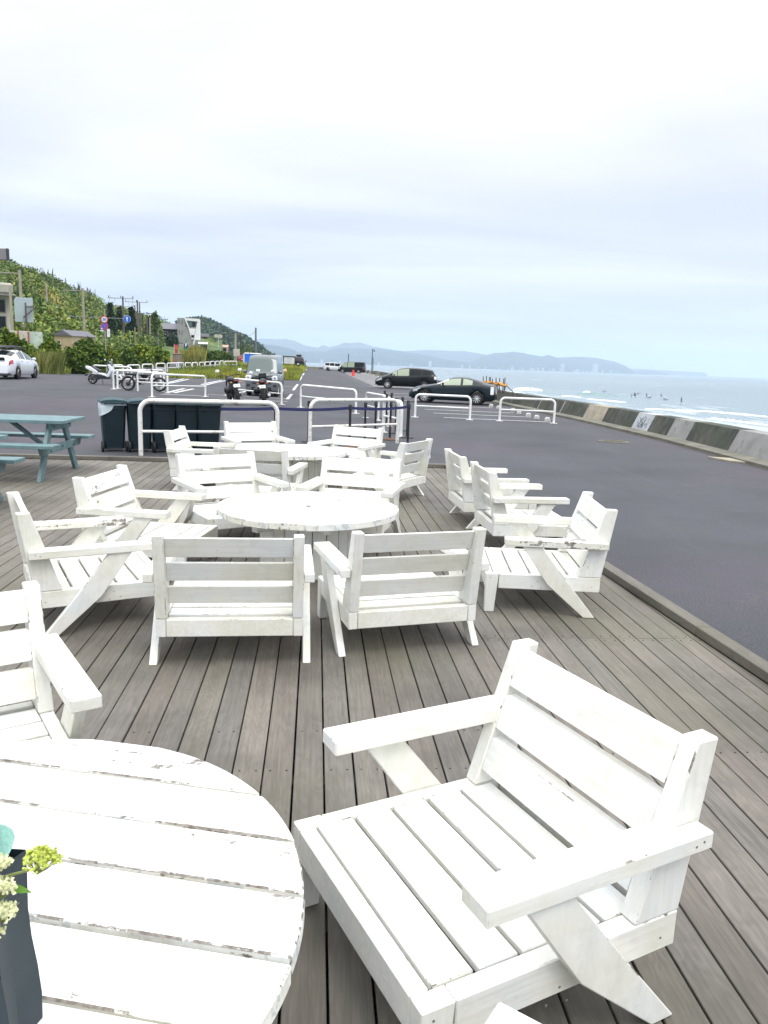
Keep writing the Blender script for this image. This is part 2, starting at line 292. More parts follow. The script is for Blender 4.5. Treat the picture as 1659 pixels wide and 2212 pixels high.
# ------------------------------------------------------------ mesh helpers
class MB:
    def __init__(s): s.v=[]; s.f=[]; s.m=[]
    def add(s,vs,fs,mi=0):
        o=len(s.v); s.v+=[tuple(a) for a in vs]; s.f+=[tuple(i+o for i in f) for f in fs]; s.m+=[mi]*len(fs); return s
    def box(s,c,d,rz=0,M=None,mi=0):
        x,y,z=d[0]/2,d[1]/2,d[2]/2; P=[Vector(q) for q in((-x,-y,-z),(x,-y,-z),(x,y,-z),(-x,y,-z),(-x,-y,z),(x,-y,z),(x,y,z),(-x,y,z))]
        T=Matrix.Translation(c)@(M.to_4x4() if M is not None else Matrix.Rotation(rz,4,'Z'))
        return s.add([T@p for p in P],[(3,2,1,0),(4,5,6,7),(0,1,5,4),(1,2,6,5),(2,3,7,6),(3,0,4,7)],mi)
    def prism(s,poly,a,b,axis='x',mi=0):
        # poly: 2D; extruded between a and b along axis
        def P(u,v,w): return {'x':(w,u,v),'y':(u,w,v),'z':(u,v,w)}[axis]
        n=len(poly); vs=[P(u,v,a) for u,v in poly]+[P(u,v,b) for u,v in poly]
        fs=[tuple(range(n))[::-1],tuple(range(n,2*n))]+[(i,(i+1)%n,n+(i+1)%n,n+i) for i in range(n)]
        return s.add(vs,fs,mi)
    def tube(s,pts,r,n=8,cap=True,mi=0,closed=False):
        pts=[Vector(p) for p in pts]; rs=r if isinstance(r,(list,tuple)) else [r]*len(pts); vs=[]; up=None
        L=len(pts)
        for i,p in enumerate(pts):
            a=pts[(i-1)%L] if closed else pts[max(i-1,0)]; b=pts[(i+1)%L] if closed else pts[min(i+1,L-1)]
            d=(b-a).normalized()
            if up is None: up=d.orthogonal().normalized()
            up=(up-d*up.dot(d)); up=up.normalized() if up.length>1e-6 else d.orthogonal().normalized()
            q=d.cross(up)
            for k in range(n):
                t=2*PI*k/n; vs.append(p+(up*math.cos(t)+q*math.sin(t))*rs[i])
        fs=[]
        for i in range(L if closed else L-1):
            j=(i+1)%L
            for k in range(n): fs.append((i*n+k,i*n+(k+1)%n,j*n+(k+1)%n,j*n+k))
        if cap and not closed: fs+=[tuple(range(n))[::-1],tuple(range((L-1)*n,L*n))]
        return s.add(vs,fs,mi)
    def lathe(s,prof,c=(0,0,0),axis='z',n=24,mi=0,M=None,cap=True):
        vs=[];L=len(prof)
        for r,h in prof:
            for k in range(n):
                t=2*PI*k/n; a,b=r*math.cos(t),r*math.sin(t)
                v={'z':(a,b,h),'y':(a,h,b),'x':(h,a,b)}[axis]; v=Vector(v)
                if M is not None: v=M@v
                vs.append(v+Vector(c))
        fs=[(i*n+k,i*n+(k+1)%n,(i+1)*n+(k+1)%n,(i+1)*n+k) for i in range(L-1) for k in range(n)]
        if cap: fs+=[tuple(range(n))[::-1],tuple(range((L-1)*n,L*n))]
        return s.add(vs,fs,mi)
    def ball(s,c,r,nu=10,nv=7,mi=0,M=None):
        rr=r if isinstance(r,(tuple,list)) else (r,r,r); vs=[]
        for j in range(1,nv):
            p=PI*j/nv
            for i in range(nu):
                t=2*PI*i/nu; v=Vector((rr[0]*math.sin(p)*math.cos(t),rr[1]*math.sin(p)*math.sin(t),rr[2]*math.cos(p)))
                if M is not None: v=M@v
                vs.append(v+Vector(c))
        a=Vector((0,0,rr[2])); b=-a
        if M is not None: a=M@a; b=M@b
        vs+=[a+Vector(c),b+Vector(c)]; n=len(vs)
        fs=[(j*nu+i,(j+1)*nu+i,(j+1)*nu+(i+1)%nu,j*nu+(i+1)%nu) for j in range(nv-2) for i in range(nu)]
        fs+=[(n-2,i,(i+1)%nu) for i in range(nu)]+[(n-1,(nv-2)*nu+(i+1)%nu,(nv-2)*nu+i) for i in range(nu)]
        return s.add(vs,fs,mi)
    def build(s,name,mats,parent=None,smooth=False,bevel=0,bmi=None,loc=None,rot=None,fix=True,sharp=40):
        me=bpy.data.meshes.new(name); me.from_pydata(s.v,[],s.f)
        mats=mats if isinstance(mats,(list,tuple)) else [mats]
        for m in mats: me.materials.append(m)
        if len(mats)>1 or any(s.m): me.polygons.foreach_set('material_index',s.m)
        if 0: pass
        if bevel or fix:
            bm=bmesh.new(); bm.from_mesh(me)
            if fix: bmesh.ops.recalc_face_normals(bm,faces=bm.faces)
            if bevel:
                es=[e for e in bm.edges if len(e.link_faces)==2 and e.calc_face_angle(0)>R(25)]
                bmesh.ops.bevel(bm,geom=es,offset=bevel,segments=1,profile=.6,affect='EDGES',material=(bmi if bmi is not None else -1),clamp_overlap=True)
            bm.to_mesh(me); bm.free()
        if smooth:
            me.shade_smooth(); me.set_sharp_from_angle(angle=R(sharp))
        me.update(); o=bpy.data.objects.new(name,me); COL.objects.link(o)
        if parent: o.parent=parent
        if loc is not None: o.location=loc
        if rot is not None: o.rotation_euler=rot
        return o
def tag(o,label,cat=None,group=None):
    o['label']=label
    if cat: o['category']=cat
    if group: o['group']=group
    return o
def thing(name,label,cat,loc=(0,0,0),rz=0,group=None):
    o=bpy.data.objects.new(name,None); COL.objects.link(o); o.location=loc; o.rotation_euler=(0,0,rz); o.empty_display_size=.2
    return tag(o,label,cat,group)
def struct(o,kind='structure'): o['kind']=kind; return o
def copytree(o,parent=None):
    c=o.copy(); COL.objects.link(c)
    if parent: c.parent=parent
    for ch in list(o.children): copytree(ch,c)
    return c
def place(o,loc,rz,label,first=False):
    c=o if first else copytree(o); c.location=loc; c.rotation_euler=(0,0,rz); c['label']=label; return c
def text(s,size,name,m,parent,loc,rot,extr=.002,bold=0,sx=1):
    cu=bpy.data.curves.new(name,'FONT'); cu.body=s; cu.size=size; cu.extrude=extr; cu.offset=bold; cu.align_x='CENTER'; cu.align_y='CENTER'
    tmp=bpy.data.objects.new(name+'_tmp',cu); me=bpy.data.meshes.new_from_object(tmp); bpy.data.objects.remove(tmp); me.materials.clear(); me.materials.append(m)
    o=bpy.data.objects.new(name,me); COL.objects.link(o); o.parent=parent; o.location=loc; o.rotation_euler=rot; o.scale=(sx,1,1); return o
def leaves(name,blobs,mat_,parent=None,size=.1,n=800,shell=.55,flat=.6,aspect=1.0,up=0):
    """many separate leaf faces spread through the volume of each blob (cx,cy,cz,rx,ry,rz[,weight])"""
    P=[]
    wts=np.array([ (b[3]*b[4]+b[3]*b[5]+b[4]*b[5]) for b in blobs]); wts=wts/wts.sum()
    for b,k in zip(blobs,(wts*n).astype(int)+3):
        d=rng.normal(size=(k,3)); d/=np.linalg.norm(d,axis=1)[:,None]; r=shell+(1.06-shell)*rng.random((k,1))
        P.append(np.array(b[:3])+d*r*np.array(b[3:6]))
    P=np.concatenate(P); k=len(P)
    a=rng.normal(size=(k,3)); 
    if up: a=a*(1-up)+np.array([0,0,1])*up*2.2
    a/=np.linalg.norm(a,axis=1)[:,None]
    b=rng.normal(size=(k,3)); b-=a*(a*b).sum(1)[:,None]; b/=np.linalg.norm(b,axis=1)[:,None]
    s=size*(.55+.9*rng.random((k,1)))
    u=a*s*aspect; v=b*s*flat
    V=np.stack([P-u,P+v*.9,P+u,P-v*.9],1).reshape(-1,3)
    me=bpy.data.meshes.new(name); me.vertices.add(4*k); me.vertices.foreach_set('co',V.ravel())
    me.loops.add(4*k); me.loops.foreach_set('vertex_index',np.arange(4*k,dtype=np.int32)); me.polygons.add(k)
    me.polygons.foreach_set('loop_start',np.arange(0,4*k,4,dtype=np.int32)); me.update(calc_edges=True); me.materials.append(mat_)
    o=bpy.data.objects.new(name,me); COL.objects.link(o)
    if parent: o.parent=parent
    return o
def sheet(name,pts,m,dz=.006,parent=None,seg=1):
    """flat marking laid on the car park: quad given by four ground points"""
    b=MB(); A,B,C_,D_=[Vector(p) for p in pts]; vs=[]; n=max(1,seg)
    for i in range(n+1):
        t=i/n
        for p in (A.lerp(D_,t),B.lerp(C_,t)): vs.append((p.x,p.y,gz(p.x,p.y)+dz))
    b.add(vs,[(2*i,2*i+1,2*i+3,2*i+2) for i in range(n)]); return b

# ============================================================ SETTING
def clip(poly,A,B):
    """keep the part of a 2D polygon left of the line A->B"""
    out=[]; n=len(poly)
    side=lambda p:(B[0]-A[0])*(p[1]-A[1])-(B[1]-A[1])*(p[0]-A[0])
    for i in range(n):
        p,q=poly[i],poly[(i+1)%n]; a,b=side(p),side(q)
        if a>=0: out.append(p)
        if (a>=0)!=(b>=0):
            t=a/(a-b); out.append((p[0]+t*(q[0]-p[0]),p[1]+t*(q[1]-p[1])))
    return out
TH=R(5.3); ct,st=math.cos(TH),math.sin(TH)
def loc2(x,y): return (x*ct+y*st,-x*st+y*ct)
OUT=[(-9.5,-1.2),(2.86,-1.2),(1.03,12.27),(-9.5,11.25)]     # outer edge of the deck
def inset(P,d):
    n=len(P); L=[]
    for i in range(n):
        a=Vector(P[i]);b=Vector(P[(i+1)%n]); t=(b-a).normalized(); nn=Vector((-t.y,t.x)); L.append((a+nn*d,b+nn*d))
    R_=[]
    for i in range(n):
        (a,b),(c,d_)=L[i-1],L[i]; r=b-a; s=d_-c; k=r.x*s.y-r.y*s.x
        R_.append(tuple(b) if abs(k)<1e-6 else tuple(a+r*(((c-a).x*s.y-(c-a).y*s.x)/k)))
    return R_
INN=inset(OUT,.10); LI=[loc2(*p) for p in INN]
deck=MB(); pitch=.1205; gap=.0065
u=min(p[0] for p in LI)
scr=[]
k=0
while u<max(p[0] for p in LI):
    v=-4.0-random.random()*3.0; k+=1
    g2=gap/2+random.uniform(-.0012,.0022)
    rows=[-6.6]+([1.52,4.33,8.0] if False else ([.62,5.02,8.9] if u<.95 else [1.52,4.33,8.2]))+[13.2]
    if k%3==1 and u<.95: rows=[-6.6,-.6,6.9,10.3,13.2]
    for j in range(len(rows)-1):
        a,b=rows[j]+.0015,rows[j+1]-.0015
        poly=[(u+gap/2,a),(u+pitch-g2,a),(u+pitch-g2,b),(u+gap/2,b)]
        for i in range(len(LI)):
            poly=clip(poly,LI[i],LI[(i+1)%len(LI)])
            if len(poly)<3: break
        if len(poly)>=3: deck.prism(poly,-.028,random.uniform(-.0012,.0012),'z')
        for e in (rows[j]+.035,rows[j+1]-.035,(a+b)/2):
            for du in (.028,pitch-.028): scr.append((u+du,e))
    u+=pitch
dk=deck.build('deck',M_deck,bevel=.0022,rot=(0,0,TH)); struct(dk)
sb=MB()
for (a,b) in scr:
    if all((LI[(i+1)%len(LI)][0]-LI[i][0])*(b-LI[i][1])-(LI[(i+1)%len(LI)][1]-LI[i][1])*(a-LI[i][0])>.03 for i in range(len(LI))) and b<7: sb.lathe([(.0045,-.002),(.0045,.0016),(.003,.0022)],(a,b,0),n=6)
s_=sb.build('deck_screws',M_bolt,rot=(0,0,TH)); struct(s_)
jb=MB()
for i in range(15): jb.box((-3.9,-1.2+.8*i,-.10),(11.2,.07,.14))
jo=jb.build('deck_joists',M_wood_dark,rot=(0,0,TH)); struct(jo)
kb=MB()
for i in (1,2):
    a,b=Vector(OUT[i]),Vector(OUT[(i+1)%4]); c,d=Vector(INN[i]),Vector(INN[(i+1)%4]); L=(b-a).length; n=max(1,round(L/1.9))
    for j in range(n):
        t0,t1=(j+.0015)/n if j else 0,(j+1-.0015)/n if j<n-1 else 1
        q=[a.lerp(b,t0),a.lerp(b,t1),c.lerp(d,t1),c.lerp(d,t0)]
        kb.prism([tuple(p) for p in q],.003,.062+random.uniform(-.0015,.0015),'z')
        q=[a.lerp(b,t0)-(c-a)*.0+(a-c)*.12,a.lerp(b,t1)+(a-c)*.12,a.lerp(b,t1)+(c-a)*.12,a.lerp(b,t0)+(c-a)*.12]
        kb.prism([tuple(p) for p in q],-.21,.001,'z')
struct(kb.build('deck_kerb',M_deck,bevel=.004))

# ---- car park
WALL=[(-8,8.9),(5,8.5),(12,8.15),(16,8.02),(21,7.95),(25,7.68),(29,7.36),(34,6.72),(41,5.9),(60,4.3),(90,1.6),(113,-1.4),(140,-4.0),(158,-6.6),(170,-10),(179,-15.5),(187,-22),(200,-38)]
def xw(y):
    for (a,b),(c,d) in zip(WALL,WALL[1:]):
        if y<=c: return b+(d-b)*(y-a)/(c-a)
    return WALL[-1][1]
ys=[-8,-4,0,3,6,9,11,13]+[13+1.5*i for i in range(1,30)]+[58+3*i for i in range(1,22)]+[121+8*i for i in range(1,10)]
g=MB(); nx=60; vs=[]
for y in ys:
    xr=xw(y)+.1; xl=-14-.62*max(y,0)
    for i in range(nx+1):
        t=i/nx; x=xl+(xr-xl)*(t**.75); vs.append((x,y,gz(x,y)))
g.add(vs,[(j*(nx+1)+i,j*(nx+1)+i+1,(j+1)*(nx+1)+i+1,(j+1)*(nx+1)+i) for j in range(len(ys)-1) for i in range(nx)])
struct(g.build('car_park',M_asph,smooth=True))
# sea, one sheet to the horizon
s=MB(); rr=[0,15,25,40,60,90,140,220,400,900,2500,7000,15500]; vs=[]; na=48
for r in rr:
    for i in range(na+1):
        a=R(-70+200*i/na); vs.append((r*math.cos(a)-0.0,r*math.sin(a),-6.5))
s.add(vs,[(j*(na+1)+i,(j+1)*(na+1)+i,(j+1)*(na+1)+i+1,j*(na+1)+i+1) for j in range(len(rr)-1) for i in range(na)])
struct(s.build('sea',M_sea,fix=True))
# breaking waves with real height
def wave(name,p0,p1,h,wd,label):
    b=MB(); n=70; vs=[]; A,B=Vector(p0),Vector(p1); t_=(B-A).normalized(); nn=Vector((-t_.y,t_.x,0))
    for i in range(n+1):
        t=i/n; e=math.sin(PI*t)**.35; wob=.6+.55*random.random()
        hh=h*e*wob; c=A.lerp(B,t)+nn*random.uniform(-.3,.3)
        for du,dz in ((-wd,-.15),(-wd*.55,hh*.35),(-wd*.15,hh*.95),(.12*wd,hh),(.4*wd,hh*.5),(wd,-.15)):
            vs.append(c+nn*du*(.6+.5*e)+Vector((0,0,dz+random.uniform(-.06,.06)*h)))
    b.add(vs,[(i*6+k,i*6+k+1,(i+1)*6+k+1,(i+1)*6+k) for i in range(n) for k in range(5)])
    o=b.build(name,M_foam,smooth=True,sharp=70); struct(o); return o
M_foam=simple('white_foam',(.80,.84,.85),.8,.08,3,.6)
M_swell=mat('swell_water',(.13,.23,.235),.3)
wave('breaking_wave',onz(*Z6(300,250),-6.5),onz(*Z6(455,256),-6.5),1.1,1.8,'')
wave('breaking_wave',onz(*Z6(232,262),-6.5),onz(*Z6(330,268),-6.5),.5,2.0,'')
o=wave('swell',onz(*Z6(650,272),-6.5),onz(*Z6(850,287),-6.5),.8,3.2,''); o.data.materials[0]=M_swell
wave('foam_line',onz(*Z6(675,266),-6.45),onz(*Z6(712,270),-6.45),.75,.8,'')
for (a,b,c,d,h) in ((1290,362,1659,395,.25),(1000,352,1300,366,.18),(1350,402,1659,440,.22),(700,300,900,318,.2),(560,283,660,290,.2)):
    wave('foam_line',onz(*Z6(a,b),-6.48),onz(*Z6(c,d),-6.48),h,.9,'')

# ---- seawall
def wallframe(y):
    e=.5; x0,x1=xw(y-e),xw(y+e); t=Vector((x1-x0,2*e,0)).normalized(); return Vector((xw(y),y,0)),Vector((t.y,-t.x,0))
def panel_prof(y,H=.58):
    p,n=wallframe(y); g0=gz(p.x,p.y)
    f=lambda d,z:(p.x+n.x*d,p.y+n.y*d,z)
    top=max(g0,-.2)+H
    return [f(0,g0-.3),f(.02,g0+.02),f(.27,top),f(.74,top),f(.80,-8)]
seawall=thing('seawall','mossy concrete seawall with pale patched panels running beside the car park','seawall',(xw(20),20,gz(xw(20),20)))
def wpart(name,m,y0,y1,proud=0,H=.58):
    n=max(1,int((y1-y0)/1.6)); b=MB(); vs=[]
    for i in range(n+1):
        y=y0+(y1-y0)*i/n; pr=panel_prof(y,H); _,nn=wallframe(y); vs+=[tuple(Vector(q)-nn*proud) for q in pr]
    b.add(vs,[(i*5+k,i*5+k+1,(i+1)*5+k+1,(i+1)*5+k) for i in range(n) for k in range(4)]+[(0,1,2,3,4),tuple(n*5+k for k in(4,3,2,1,0))])
    o=b.build(name,m); o.parent=seawall; o.matrix_parent_inverse=seawall.matrix_basis.inverted(); return o
bounds=[(-6,3,0),(3,9,1),(9,13.6,0),(13.6,18.05,2),(18.05,20.6,0),(20.6,21.85,2),(21.85,23.25,0),(23.25,24.5,3),(24.5,27.2,0),(27.2,29.2,4),(29.2,31.7,0),(31.9,34.6,0),(34.8,39,0)]
y=39.15;q=0
while y<196:
    L=3.1 if y<110 else 4.2
    bounds.append((y,min(y+L,199),(0,0,1,0,2,0,0)[q%7] if y<120 else (0,2,0,1,0,0,2)[q%7])); y+=L+.15;q+=1
for a,b,k_ in bounds:
    wpart('wall_panel',[M_mossy,M_conc_top,M_conc,M_graff,M_conc_y][k_],a+.004,b-.004,proud=.012 if k_>1 else 0,H=.58+(.004 if k_>1 else 0))
wpart('wall_core',M_conc,-6,199,proud=-.02,H=.57)
# scribbled dark and green patches on the whitewashed panel
gb=MB(); 
def onwall(y,t,off=.02):
    p=panel_prof(y); _,nn=wallframe(y); a,b=Vector(p[1]),Vector(p[2]); return a.lerp(b,t)-nn*off
for i in range(95):
    y=random.betavariate(2.2,2.2)*.95+23.4; t=random.betavariate(2,2)*.8+.06; r=random.uniform(.006,.032)
    n=7; pts=[onwall(y+math.cos(2*PI*j/n)*r*random.uniform(.5,1.6),t+math.sin(2*PI*j/n)*r*1.8*random.uniform(.5,1.6),.017) for j in range(n)]
    pts2=[p+Vector((.004,0,0)) for p in pts]
    gb.add(pts+pts2,[tuple(range(n)),tuple(range(2*n-1,n-1,-1))]+[(j,(j+1)%n,n+(j+1)%n,n+j) for j in range(n)],mi=random.choice((0,0,1)))
o=gb.build('graffiti_marks',[mat('dark_blue_spray',(.05,.06,.14),.7),mat('green_stain',(.16,.24,.14),.8)]); o.parent=seawall; o.matrix_parent_inverse=seawall.matrix_basis.inverted()
# low gutter kerb at the wall foot
b=MB(); vs=[]; yy=[ -6+1.5*i for i in range(138)]
for y in yy:
    p,n=wallframe(y); g0=gz(p.x,p.y)
    for d,z in ((-.42,-.06),(-.42,.07),(-.02,.10),(.05,.0)): vs.append((p.x+n.x*d,p.y+n.y*d,g0+z))
b.add(vs,[(i*4+k,i*4+k+1,(i+1)*4+k+1,(i+1)*4+k) for i in range(len(yy)-1) for k in range(3)])
struct(b.build('wall_kerb',M_conc_top))
b=MB(); vs=[]
for y in yy:
    p,n=wallframe(y); g0=gz(p.x,p.y)
    for d in (-.52,-.41): vs.append((p.x+n.x*d,p.y+n.y*d,gz(p.x+n.x*d,y)+.005))
b.add(vs,[(i*2,i*2+1,i*2+3,i*2+2) for i in range(len(yy)-1)])
struct(b.build('gutter_gap',M_wood_dark,fix=False))
cc=onz(*Z6(1510,632),-.2); b=MB(); 
b.prism([(cc.x-.55,cc.y+.4),(cc.x-.35,cc.y-.25),(cc.x+.35,cc.y-.75),(cc.x+.3,cc.y+.1)],-.2,-.16,'z'); struct(b.build('broken_kerb_slab',M_conc_y,bevel=.005))

# ---- painted markings
ML=MB()
def stripe(a,b,wd=.16,seg=6):
    a,b=Vector(a),Vector(b); t=(b-a).normalized(); n=Vector((-t.y,t.x,0))*wd/2
    q=sheet('',[a+n,a-n,b-n,b+n],None,.006,seg=seg); ML.add(q.v,q.f)
dirL=Vector((4.37,-.46,0)).normalized()
for (x,y) in ((870,575),(935,602),(1010,635),(960,548),(700,510),(600,480),(560,455),(510,420),(490,405)):
    a=gp(*Z5(x,y)); L=(xw(a.y)-1.75-a.x)/dirL.x; stripe(a,a+dirL*L,.16)
for i,y in enumerate((62,66,70,74,78,82,86,90,94,98,102,106,110)):
    x0=-1.6-(y-60)*.105; stripe((x0,y,0),(xw(y)-1.4,y-.5,0),.14,3)
dl=[gp(*Z4(*q)) for q in ((1000,972),(1050,912),(1070,865),(1122,795),(1145,748),(1170,700),(1178,690),(1200,660))]
for i in (0,2,4,6): stripe(dl[i],dl[i+1],.15,3)
stripe(gp(*Z4(1212,640)),gp(*Z4(1226,615)),.16,3)
for a,b in (((690,215),(1030,228)),((1020,135),(1190,98)),((1045,141),(1228,100)),((755,197),(885,166)),((800,201),(958,169)),((650,133),(880,86)),((720,128),(918,90)),((1212,222),(1395,188))):
    stripe(gp(*Z7(*a)),gp(*Z7(*b)),.17,5)
for a,b in (((430,790),(1090,830)),((480,935),(1000,968)),((480,975),(1000,1000)),((50,915),(290,925))): stripe(gp(*Z4(*a)),gp(*Z4(*b)),.12,6)
o=ML.build('road_markings',M_line,fix=False); struct(o)
# pale worn strip of the parking row by the wall
b=MB(); vs=[]
for y in range(62,150,4): vs+=[(-.9-(y-60)*.098,y,gz(-.9-(y-60)*.098,y)+.003),(xw(y)-.5,y,gz(xw(y)-.5,y)+.003)]
b.add(vs,[(2*i,2*i+1,2*i+3,2*i+2) for i in range(len(vs)//2-1)]); struct(b.build('pale_parking_strip',M_lotgrey,fix=False))
c=gp(*Z6(835,528)); mh=thing('manhole_cover','round rusty manhole cover set in the asphalt near the seawall','manhole cover',c+Vector((0,0,.004)))
MB().lathe([(.40,0),(.40,.008),(.34,.008),(.34,.004)],n=36).build('ring',M_conc_top,mh)
b=MB().lathe([(.335,0),(.335,.006),(.0,.007)],n=36)
for i in range(5):
    for j in range(5):
        if (i-2)**2+(j-2)**2<6: b.box(((i-2)*.11,(j-2)*.11,.009),(.05,.05,.006))
b.build('lid',simple('ochre_cast_iron',(.085,.078,.052),.7,.2,9,.2),mh)

# ---- hillside inland: columns by direction, real depth along each
TX=[-320,-120,0,100,200,300,360,430,480]
D0=[40,45,50,58,72,98,118,135,150]; DM=[62,70,78,92,115,150,175,195,210]; ZM=[1.0,1.2,1.4,1.7,2.2,3.0,3.8,4.2,4.2]
DC=[115,135,150,190,235,310,360,420,480]; YC=[440,525,574,613,661,702,728,745,752]
def ip(a,x): return float(np.interp(x,TX,a))
def ground_hill(px,t,rough=True):
    d0,dm,dc=ip(D0,px),ip(DM,px),ip(DC,px); zc=at(px,ip(YC,px),dc).z
    if t<.3: y=d0+(dm-d0)*t/.3; q=at(px,760,y); z=gz(q.x,y)*(1-t/.3)+ip(ZM,px)*t/.3-.15*(1-t/.3)
    elif t<=1: k_=(t-.3)/.7; y=dm+(dc-dm)*k_; z=ip(ZM,px)+(zc-ip(ZM,px))*(k_**1.12)
    else: y=dc*(1+.5*(t-1)); z=zc*(1-.7*(t-1))
    x=at(px,740,y).x
    if rough and .32<t<1: z+=(math.sin(x*.21)*math.cos(y*.17)+math.sin(x*.07+y*.05))*.012*y*(1-t)*2*min(1,(t-.3)*5)
    return Vector((x,y,z))
tb=MB(); nc,nr=90,34; vs=[]
for i in range(nc+1):
    px=-320+800*i/nc
    for j in range(nr+1): vs.append(ground_hill(px,1.6*j/nr))
tb.add(vs,[(i*(nr+1)+j,(i+1)*(nr+1)+j,(i+1)*(nr+1)+j+1,i*(nr+1)+j+1) for i in range(nc) for j in range(nr)])
struct(tb.build('hillside',M_terr,smooth=True))
# low coast land behind the far boards
b=MB(); b.add([(-30,150,-.05),(-14,168,-.3),(-30,215,-.2),(-120,700,-2),(-420,700,4),(-100,170,1.5)],[(0,1,2,3,4,5)]); struct(b.build('coast_land',M_terr,fix=True))
# scrub over the hillside: one uncountable thicket
bl=[]
for i in range(2300):
    px=random.uniform(-130,450); t=.27+.74*random.random()**.9; p=ground_hill(px,t)
    if px>338 and t<.62: continue
    if 22<px<80 and 70<p.y<92: continue

    if 55<px<120 and .55<t<.8 and random.random()<.7: continue
    r=p.y*random.uniform(.005,.015)*(1.15 if t<.5 else .9); bl.append((p.x,p.y,p.z+r*.25,r*1.25,r*1.25,r*random.uniform(.7,1.1)))
o=leaves('hillside_scrub',bl,M_scrub,size=.29,n=300000,shell=.75); o['label']='dense green scrub covering the hillside'; struct(o,'stuff')
bl=[]
for i in range(90):
    px=random.gauss(85,22); t=random.uniform(.56,.80); p=ground_hill(px,t); r=p.y*.010; bl.append((p.x,p.y,p.z+r*.2,r*1.4,r*1.4,r*.6))
o=leaves('dry_slope_grass',bl,M_leafy,size=.3,n=14000,shell=.7); o['label']='dry yellow grass patch high on the hillside'; struct(o,'stuff')
# reedy stems along the crest
b=MB()
for i in range(190):
    px=random.uniform(-20,262); p=ground_hill(px,random.uniform(.965,1.0),False); h=p.y*random.uniform(.006,.019)*(1.25 if 95<px<215 else .7); l=random.uniform(-.12,.12)
    b.tube([p-Vector((0,0,.5)),p+Vector((l*h,0,h*.6)),p+Vector((l*h*1.6,0,h))],[.10,.14+.1*random.random(),.03],5)
o=b.build('crest_reeds',M_leafd); o['label']='thin dark reeds and saplings standing along the hill crest'; struct(o,'stuff')
# further wooded hill down the coast
def ridge(name,pts,y,m,base_z=-6.5,front=.18,back=.2,rough=.0,nsub=3,seed=1):
    """a ridge: skyline points at distance y, sloping to the shore in front and falling away behind"""
    r_=np.random.default_rng(seed); P=[]
    for (a,b_) in zip(pts,pts[1:]):
        for k_ in range(nsub):
            t=k_/nsub; P.append((a[0]+(b_[0]-a[0])*t,a[1]+(b_[1]-a[1])*t))
    P.append(pts[-1]); b=MB(); vs=[]; nr=12
    for i,(px,py) in enumerate(P):
        c=at(px,py,y); h=c.z-base_z; j=r_.normal()*rough*h
        for k_ in range(nr+1):
            t=k_/nr*2-1       # -1 front foot, 0 crest, 1 back foot
            d=y*(1+(front*t if t<0 else back*t)); z=base_z+(h+j)*(1-abs(t)**(1.35))*(1+ (r_.normal()*.035 if 0<abs(t)<1 else 0))
            vs.append((c.x*d/y*(1 if t<0 else 1),d,max(z,base_z-1)))
    b.add(vs,[(i*(nr+1)+k_,(i+1)*(nr+1)+k_,(i+1)*(nr+1)+k_+1,i*(nr+1)+k_+1) for i in range(len(P)-1) for k_ in range(nr)])
    return struct(b.build(name,m,smooth=True,sharp=80))
ridge('wooded_hill',[(380,705),(410,700),(433,697),(450,701),(473,714),(489,719),(503,724),(516,733),(530,739),(542,746),(556,757),(575,772),(600,786)],620,M_forest,front=.35,rough=.03,nsub=6)
bl=[]
for i in range(420):
    px=random.uniform(395,585); yc=float(np.interp(px,[380,433,450,473,516,542,575,600],[705,697,701,714,733,746,772,786])); t=random.random(); hz=at(px,yc,620); d=620*(1-.35*(1-t)*.9); z=-6.5+(hz.z+6.5)*(1-(1-t)**1.35*.9)
    bl.append((hz.x*d/620,d,z,7,7,5))
o=leaves('hill_woodland',bl,M_wood,size=1.2,n=36000,shell=.7); o['label']='dark woodland on the headland behind the white house'; struct(o,'stuff')
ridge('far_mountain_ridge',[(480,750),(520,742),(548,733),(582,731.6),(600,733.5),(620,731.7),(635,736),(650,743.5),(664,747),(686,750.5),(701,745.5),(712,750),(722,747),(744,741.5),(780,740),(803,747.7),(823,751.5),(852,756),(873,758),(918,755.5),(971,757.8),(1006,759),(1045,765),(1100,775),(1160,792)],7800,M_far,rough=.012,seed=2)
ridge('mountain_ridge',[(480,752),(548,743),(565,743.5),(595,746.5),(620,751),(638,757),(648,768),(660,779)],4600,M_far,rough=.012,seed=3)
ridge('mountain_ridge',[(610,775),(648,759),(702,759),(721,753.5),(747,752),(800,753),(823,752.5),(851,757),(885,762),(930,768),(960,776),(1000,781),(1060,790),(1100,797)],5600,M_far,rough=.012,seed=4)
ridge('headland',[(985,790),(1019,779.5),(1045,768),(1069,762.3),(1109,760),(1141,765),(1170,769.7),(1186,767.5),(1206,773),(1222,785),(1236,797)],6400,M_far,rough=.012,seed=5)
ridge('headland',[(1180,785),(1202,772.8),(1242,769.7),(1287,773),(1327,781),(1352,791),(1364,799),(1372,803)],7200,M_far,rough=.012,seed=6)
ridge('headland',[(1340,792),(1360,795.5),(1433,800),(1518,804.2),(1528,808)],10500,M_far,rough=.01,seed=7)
ridge('low_headland',[(1355,805),(1385,799),(1425,801.5),(1445,806)],8500,M_far,rough=.01,seed=8)
